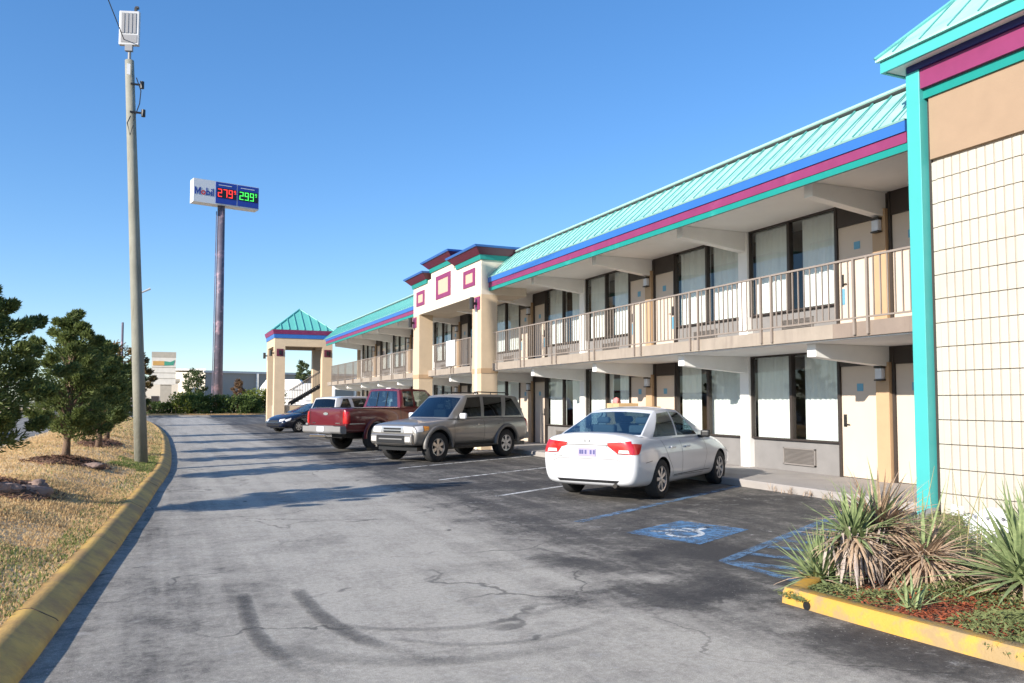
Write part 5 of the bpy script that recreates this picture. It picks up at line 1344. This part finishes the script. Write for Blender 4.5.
def rockmesh(seed, sx, sy, sz):
    r_ = random.Random(seed); bm = bmesh.new(); bmesh.ops.create_icosphere(bm, subdivisions=3, radius=1)
    ph = [r_.uniform(0, 6) for _ in range(6)]; rr_ = random.Random(seed+50)
    for v in bm.verts:
        c = v.co; k = 1+.20*math.sin(3*c.x+ph[0])*math.sin(2.6*c.y+ph[1])+.12*math.sin(6*c.z+ph[2]+4*c.x)+.10*math.sin(9*c.x+ph[3])*math.sin(8*c.y+ph[4])+rr_.uniform(-.05, .05)
        v.co = Vector((c.x*sx, c.y*sy, max(-.4, min(.62, c.z))*sz))*k
    me = bpy.data.meshes.new('rock'); bm.to_mesh(me); bm.free(); me.materials.append(M['rock']); return me
for i, (x, y, sx, sy, sz, lb) in enumerate(((-1.95, 11.75, .30, .20, .17, 'flat brown rock in front of the dark mulch patch'), (-1.58, 12.1, .30, .15, .12, 'long low brown rock nearest the kerb at the dark mulch'), (-2.3, 11.9, .22, .18, .15, 'brown rock at the far left of the dark mulch'), (-1.52, 12.5, .15, .12, .19, 'small upright rock behind the long low one'), (-1.22, 16.7, .30, .10, .09, 'grey-brown slab lying beside the second cedar mulch'))):
    me = rockmesh(i+3, sx, sy, sz); [setattr(p, 'use_smooth', i > 0) for p in me.polygons]
    o = bpy.data.objects.new('rock', me); link(o, None, (x, y, vz(kx(y)-x, y)+.03)); o.rotation_euler = (0, .1, i*.7); tag(o, lb, 'rock', 'rocks on the grass bank')
def grass(name, mat, label, spots, seed):
    """spots: (u, y, number, spread, height)"""
    r_ = random.Random(seed); v, f = [], []
    for (u0, u1, y0, y1, n, hh) in spots:
        for _ in range(n):
            u = r_.uniform(u0, u1); y = y0+(y1-y0)*r_.random()**1.35; x = kx(y)-u
            q = .5+.5*math.sin(x*2.3+1.7*math.sin(y*.9))*math.sin(y*1.6+x)
            if mat == 'grass_green' and q < .42 and u > .55 : continue
            z = vz(u, y)-.005; h = hh*r_.uniform(.35, 1.25); a = r_.uniform(0, 6.283); w_ = r_.uniform(.003, .0065)*(1+y*.045)
            lx_, ly_ = r_.gauss(0, .55)*h, r_.gauss(0, .55)*h; i = len(v); ca, sa = math.cos(a)*w_, math.sin(a)*w_
            v += [(x-ca, y-sa, z), (x+ca, y+sa, z), (x+lx_*.4+ca*.7, y+ly_*.4+sa*.7, z+h*.6), (x+lx_*.4-ca*.7, y+ly_*.4-sa*.7, z+h*.6), (x+lx_, y+ly_, z+h*(.92 if abs(lx_)+abs(ly_) < h else .6))]
            f += [(i, i+1, i+2, i+3), (i+3, i+2, i+4)]
    me = bpy.data.meshes.new(name); me.from_pydata(v, [], f); me.update(); me.materials.append(M[mat])
    o = link(bpy.data.objects.new(name, me), None); tag(o, label, 'grass', None, 'stuff')
grass('dry_grass', 'grass_dry', 'short dry straw-coloured grass covering the bank', [(.27, 2.6, 4.5, 14, 42000, .042), (.27, 4.6, 10, 30, 42000, .055), (.3, 5.0, 28, 75, 16000, .12)], 1)
grass('green_grass', 'grass_green', 'patches of green grass along the kerb and near corner of the bank', [(.27, 1.4, 4.5, 9.5, 8000, .045), (.27, .6, 9, 40, 5000, .045), (.3, 1.1, 17.5, 22, 7000, .06), (.5, 4, 10, 40, 4500, .05), (.3, 2.5, 28, 75, 4000, .10)], 2)
r_ = random.Random(9); v, f = [], []
for _ in range(9000):
    x = r_.uniform(-2, 16); y = r_.uniform(84.1, 86.8); z = .13; h = r_.uniform(.06, .22); a = r_.uniform(0, 6.28); i = len(v)
    v += [(x-.02, y, z), (x+.02, y, z), (x+r_.gauss(0, .05), y+r_.gauss(0, .05), z+h)]; f.append((i, i+1, i+2))
me = bpy.data.meshes.new('dry_grass'); me.from_pydata(v, [], f); me.materials.append(M['grass_dry']); tag(link(bpy.data.objects.new('island_grass', me)), 'yellowish grass strip in front of the hedge', 'grass', None, 'stuff')

# ------------------------------------------------------------------ planter by the end wing
pd = D60; PA = (4.40, 4.86)
front = [(4.40, 4.86), (4.44, 4.3), (4.50, 3.7), (4.57, 3.1), (4.68, 2.2), (4.9, .8), (5.4, -1.5)]
back = [(4.40+pd[0]*t, 4.86+pd[1]*t) for t in (.0, .8, 1.6, 2.4, 3.2, 4.0, 4.8, 5.85)]
m = MB()
def curbline(pts, inner):
    rows = []
    for i, p in enumerate(pts):
        q, r2 = pts[max(i-1, 0)], pts[min(i+1, len(pts)-1)]; dx, dy = r2[0]-q[0], r2[1]-q[1]; l = math.hypot(dx, dy); nx, ny = inner*-dy/l, inner*dx/l
        rows.append([(p[0]+nx*u, p[1]+ny*u, z) for u, z in ((0, -.02), (.012, .085), (.035, .115), (.13, .118), (.15, .10), (.152, -.02))])
    m.grid(rows)
    m.poly(rows[0]); m.poly(rows[-1])
def dens(p, n=8):
    return [tuple(a+(b-a)*j/n for a, b in zip(p[i], p[i+1])) for i in range(len(p)-1) for j in range(n)]+[p[-1]]
curbline(dens(front), 1); curbline(dens(back[:2]), -1)
o = m.build('planter_kerb', 'island_yellow'); smooth_by_angle(o, 45); tag(o, kind='structure')
m = MB(); curbline(dens(back[1:]), -1); o2 = m.build('planter_back_kerb', 'walk_conc'); smooth_by_angle(o2, 45); tag(o2, kind='structure')
m = MB(); ft = [(p[0]+.1, p[1], .06) for p in front]; bk = [(p[0]+.05, p[1]-.08, .06) for p in back]
m.poly([(4.50, 4.80, .06)]+[(x, y, z) for x, y, z in ft[1:]]+[(9.58, -1.5, .06), (9.58, 7.5, .06)]); so_ = m.build('planter_soil', 'bed_soil'); tag(so_, kind='structure')
m = MB(); m.tube((4.412, 4.62, .028), (4.46, 4.62, .028), .032, n=14); m.build('drain_hole', 'black_iron', o)
# heap of red mulch chips
r_ = random.Random(21); m = MB()
for _ in range(2600):
    x = 4.66+r_.random()**1.3*1.25; y = r_.gauss(3.85, .42)
    if y > 4.86+(x-4.4)*.56-.2: continue
    z = .065+r_.random()*.045; a = r_.uniform(0, 6.28); L = r_.uniform(.012, .035); w_ = r_.uniform(.004, .009); ca, sa = math.cos(a), math.sin(a); t_ = r_.uniform(-.4, .4)
    m.quad((x-ca*L-sa*w_, y-sa*L+ca*w_, z-t_*L), (x-ca*L+sa*w_, y-sa*L-ca*w_, z-t_*L), (x+ca*L+sa*w_, y+sa*L-ca*w_, z+t_*L), (x+ca*L-sa*w_, y+sa*L+ca*w_, z+t_*L))
tag(m.build('mulch_chips', 'mulch_red', fixn=False), 'red bark chips spread over the planter soil', 'mulch', None, 'stuff')
def blades(name, mat, c, n, L, w_, seed, parent, el=(5, 85), droop=.35, a0=0, a1=360, v=None, segs=5, spread=.03):
    """sword leaves: folded along the middle, bending towards the tip"""
    r_ = random.Random(seed); m = MB()
    for k in range(n):
        a = R(a0+(a1-a0)*((k*.618034) % 1)+r_.uniform(-6, 6)); e = R(el[0]+(el[1]-el[0])*(k/max(1, n-1))+r_.uniform(-7, 7))
        l = L*r_.uniform(.72, 1.12); ww = w_*r_.uniform(.75, 1.15); dr = droop*r_.uniform(.3, 1.5)*math.cos(e)
        p = Vector(c)+Vector((r_.gauss(0, spread), r_.gauss(0, spread), r_.gauss(0, spread*.6))); A, B, Cc = [], [], []
        sd_ = Vector((-math.sin(a), math.cos(a), 0))
        for j in range(segs+1):
            t = j/segs; ee = e-dr*t*1.6; d = Vector((math.cos(a)*math.cos(ee), math.sin(a)*math.cos(ee), math.sin(ee)))
            if j: p = p+d*l/segs
            nrm = sd_.cross(d); hw = ww*(.55+.9*t if t < .4 else .91*(1-t)/.6+.0)*.5
            A.append(p+sd_*hw); B.append(p-nrm*hw*-.35*-1); Cc.append(p-sd_*hw)
        m.grid([A, B, Cc])
    return m.build(name, mat, parent, fixn=False)
def yucca(label, x, y, L, n, seed, dry=0, skirt=False, stem=0., w_=.035, group='yuccas in the planter', el=(4, 86), de=(-42, 30)):
    t = thing('yucca_plant', label, 'yucca', (x, y, .06), group); g = .08+stem
    blades('leaves', 'yucca_green', (x, y, g), n, L, w_, seed, t, el, .30)
    if stem:
        m = MB(); m.path([(x, y, .0), (x+.02, y, g*.6), (x, y, g+.03)], [.07, .06, .05], 8); m.build('stem', 'bark', t)
    if dry: blades('dry_leaves', 'yucca_dry', (x, y, g-.03), dry, L*.95, w_*.95, seed+1, t, de, .5)
    if skirt: blades('dead_skirt', 'yucca_skirt', (x, y, g-.05), 420, min(L, stem*.80), w_*.9, seed+2, t, (-86, -55), .1, spread=.09)
    return t
yucca('green yucca at the kerb corner, leftmost in the planter', 4.98, 5.04, .47, 140, 3, 24, w_=.038)
yucca('large yucca with a grey skirt of dead leaves', 5.22, 4.92, .46, 90, 5, 170, True, .36, .04)
yucca('mostly dried tan yucca behind the grey-skirted one', 5.62, 5.02, .60, 12, 8, 330, True, .40, .038, de=(-45, 68))
yucca('low dry yucca sprawling to the right of the grey-skirted one', 5.72, 4.65, .62, 10, 14, 220, False, .22, .036, de=(-40, 50))
yucca('small pale yucca in front on the red mulch', 4.86, 4.08, .28, 26, 9, 0, False, 0, .026, el=(15, 85))
yucca('big green yucca at the right edge against the block wall', 5.95, 3.98, .74, 150, 12, 50, False, .12, .055)
yucca('green yucca behind the big one, close to the block wall', 6.9, 4.5, .7, 60, 17, 20, False, .2, .04)
# tall thin grass stalks by the wall
t = thing('tall_grass', 'tall thin yellow-green grass stalks between the yuccas and the block wall', 'plant', (6.6, 5.2, .06)); r_ = random.Random(4); m = MB()
for k in range(26):
    x, y = 6.45+r_.gauss(0, .22), 5.2+r_.gauss(0, .22); h = r_.uniform(.4, 1.0); lx_, ly_ = r_.gauss(0, .10), r_.gauss(0, .10)
    m.path([(x, y, .05), (x+lx_*.3, y+ly_*.3, h*.55), (x+lx_, y+ly_, h)], [.006, .004, .0015], 4)
m.build('stalks', 'stalk_dry', t)
# low creeping greenery
r_ = random.Random(31); v, f = [], []
for (cx2, cy2, rx, ry, n, h) in ((4.72, 4.72, .35, .22, 1500, .09), (4.95, 4.45, .30, .2, 900, .08), (5.1, 3.30, .55, .55, 5200, .17), (5.75, 3.6, .6, .5, 3400, .20), (6.1, 4.9, .5, .35, 2200, .28), (5.0, 2.4, .5, .8, 3000, .2), (7.2, 5.4, 1.0, .7, 4500, .30), (6.6, 4.3, .8, .6, 4200, .28), (8.2, 6.3, .9, .8, 4000, .28), (5.6, 5.3, .5, .3, 1800, .2), (7.6, 4.2, 1.2, 1.0, 3500, .25), (5.5, 4.3, .4, .3, 1500, .14), (4.42, 4.75, .06, .16, 160, .05)):
    for _ in range(n):
        a = r_.uniform(0, 6.28); q = r_.random()**.6; x, y = cx2+rx*q*math.cos(a), cy2+ry*q*math.sin(a)
        z = .06+r_.random()*h*(1-q*.75); s_ = r_.uniform(.006, .016); d = Vector((r_.gauss(0, 1), r_.gauss(0, 1), r_.gauss(.4, .8))).normalized(); b = d.orthogonal().normalized(); i = len(v); p = Vector((x, y, z))
        v += [tuple(p-d*s_*1.6), tuple(p+b*s_*.5), tuple(p+d*s_*1.8), tuple(p-b*s_*.5)]; f.append((i, i+1, i+2, i+3))
me = bpy.data.meshes.new('ground_cover'); me.from_pydata(v, [], f); me.materials.append(M['cover_green']); tag(link(bpy.data.objects.new('ground_cover', me)), 'low olive creeping ground cover in the planter', 'ground cover', None, 'stuff')
# dried weeds along the walkway edge
for i, (x, y) in enumerate(((9.60, 9.55), (9.60, 9.95), (9.60, 10.35), (9.60, 10.75))):
    t = thing('dry_weed', ('rust dry weed at the walkway edge, nearest the wing', 'second rust dry weed from the wing at the walkway edge', 'third rust dry weed from the wing at the walkway edge', 'rust dry weed at the walkway edge, farthest from the wing')[i], 'weed', (x, y, 0), 'dry weeds along the walkway')
    blades('leaves', 'yucca_dry', (x, y, .0), 22, .15, .012, 40+i, t, (25, 80), .4, spread=.05)
# white vented dome and bits by the wall
t = thing('white_dome', 'round white cover with small holes half hidden behind the right yucca', 'cover', (8.1, 5.75, 0)); m = MB()
prof_ = [(.24*math.cos(a), .16+.26*math.sin(a)) for a in [R(x) for x in range(0, 91, 9)]]
m.lathe([(.24, 0)]+prof_, (8.1, 5.75, 0), 'z', 26); m.build('dome', 'white_plastic', t, smooth=True)
m = MB()
for a in range(0, 360, 40): m.tube((8.1+.18*math.cos(R(a)), 5.75+.18*math.sin(R(a)), .30), (8.1+.205*math.cos(R(a)), 5.75+.205*math.sin(R(a)), .335), .016, n=8)
m.build('vent_hole', 'lamp_grey', t)
for i, (x, y, z, lb) in enumerate(((9.25, 7.05, .15, 'crumpled white plastic beside the turquoise post'), (8.75, 6.5, .14, 'crumpled white plastic between the post and the round white cover'))):
    me = rockmesh(20+i, .08, .07, .12); me.materials.clear(); me.materials.append(M['white_plastic']); o = bpy.data.objects.new('plastic_scrap', me); link(o, None, (x, y, z)); tag(o, lb, 'litter', 'white plastic scraps in the planter')
m = MB(); m.path([(6.3, 5.7, .25), (6.5, 5.9, .36), (6.8, 6.1, .30), (7.1, 6.3, .36), (7.3, 6.5, .2)], .03, 6)
tag(m.build('garden_hose', 'plaza_green', smooth=True), 'dark green hose lying among the dry yucca leaves', 'hose')

# ------------------------------------------------------------------ things on the walkway behind the white sedan
def carton(label, x, y, z, sx, sy, sz, rz):
    t = thing('cardboard_box', label, 'box', (x, y, z), 'boxes on the walkway')
    m = MB(); m.box(-sx/2, sx/2, -sy/2, sy/2, 0, sz); b = m.build('carton', 'cardboard', t, org=(x, y, z), bevel=.006)
    m = MB(); m.box(-sx/2-.003, sx/2+.003, -.03, .03, sz*.55, sz+.004); m.build('tape', 'tan_paint', b, org=(x, y, z)); t.rotation_euler = (0, 0, R(rz))
carton('lower cardboard box under the one with the red bundle, behind the white sedan', 10.9, 17.75, .13, .62, .72, .68, 4)
carton('upper cardboard box carrying the red bundle', 10.9, 17.75, .811, .56, .70, .68, -5)
carton('long low cardboard box at the foot of the tan pilaster', 11.0, 16.9, .13, .55, .85, .62, 2)
carton('wide flat carton on top of the long low box', 11.0, 16.9, .753, .5, .8, .66, -3)
me = rockmesh(33, .10, .12, .15); me.materials.clear(); me.materials.append(M['red_cloth']); [setattr(p, 'use_smooth', True) for p in me.polygons]
o = bpy.data.objects.new('cloth_bundle', me); link(o, None, (10.85, 17.95, 1.53)); tag(o, 'red and pink bundle lying on top of the box stack', 'bundle')

# ------------------------------------------------------------------ cars on the street behind the cedars
v1 = suv('street_suv', 'white sport utility vehicle on the street glimpsed under the nearest cedar', 'paint_white', None, 'vehicles on the street', rack=False, flare=False); v1.place(-9.6, 33.5, 185)
v2 = sedan('street_sedan', 'silver sedan on the street glimpsed beside the second cedar trunk', 'paint_silver', 'vehicles on the street'); v2.place(-9.9, 44, 183)

for pz in list(WINP.values())+list(DOORP.values())+[RL, rr]:
    for k in list(pz.children): bpy.data.objects.remove(k)
    bpy.data.objects.remove(pz)
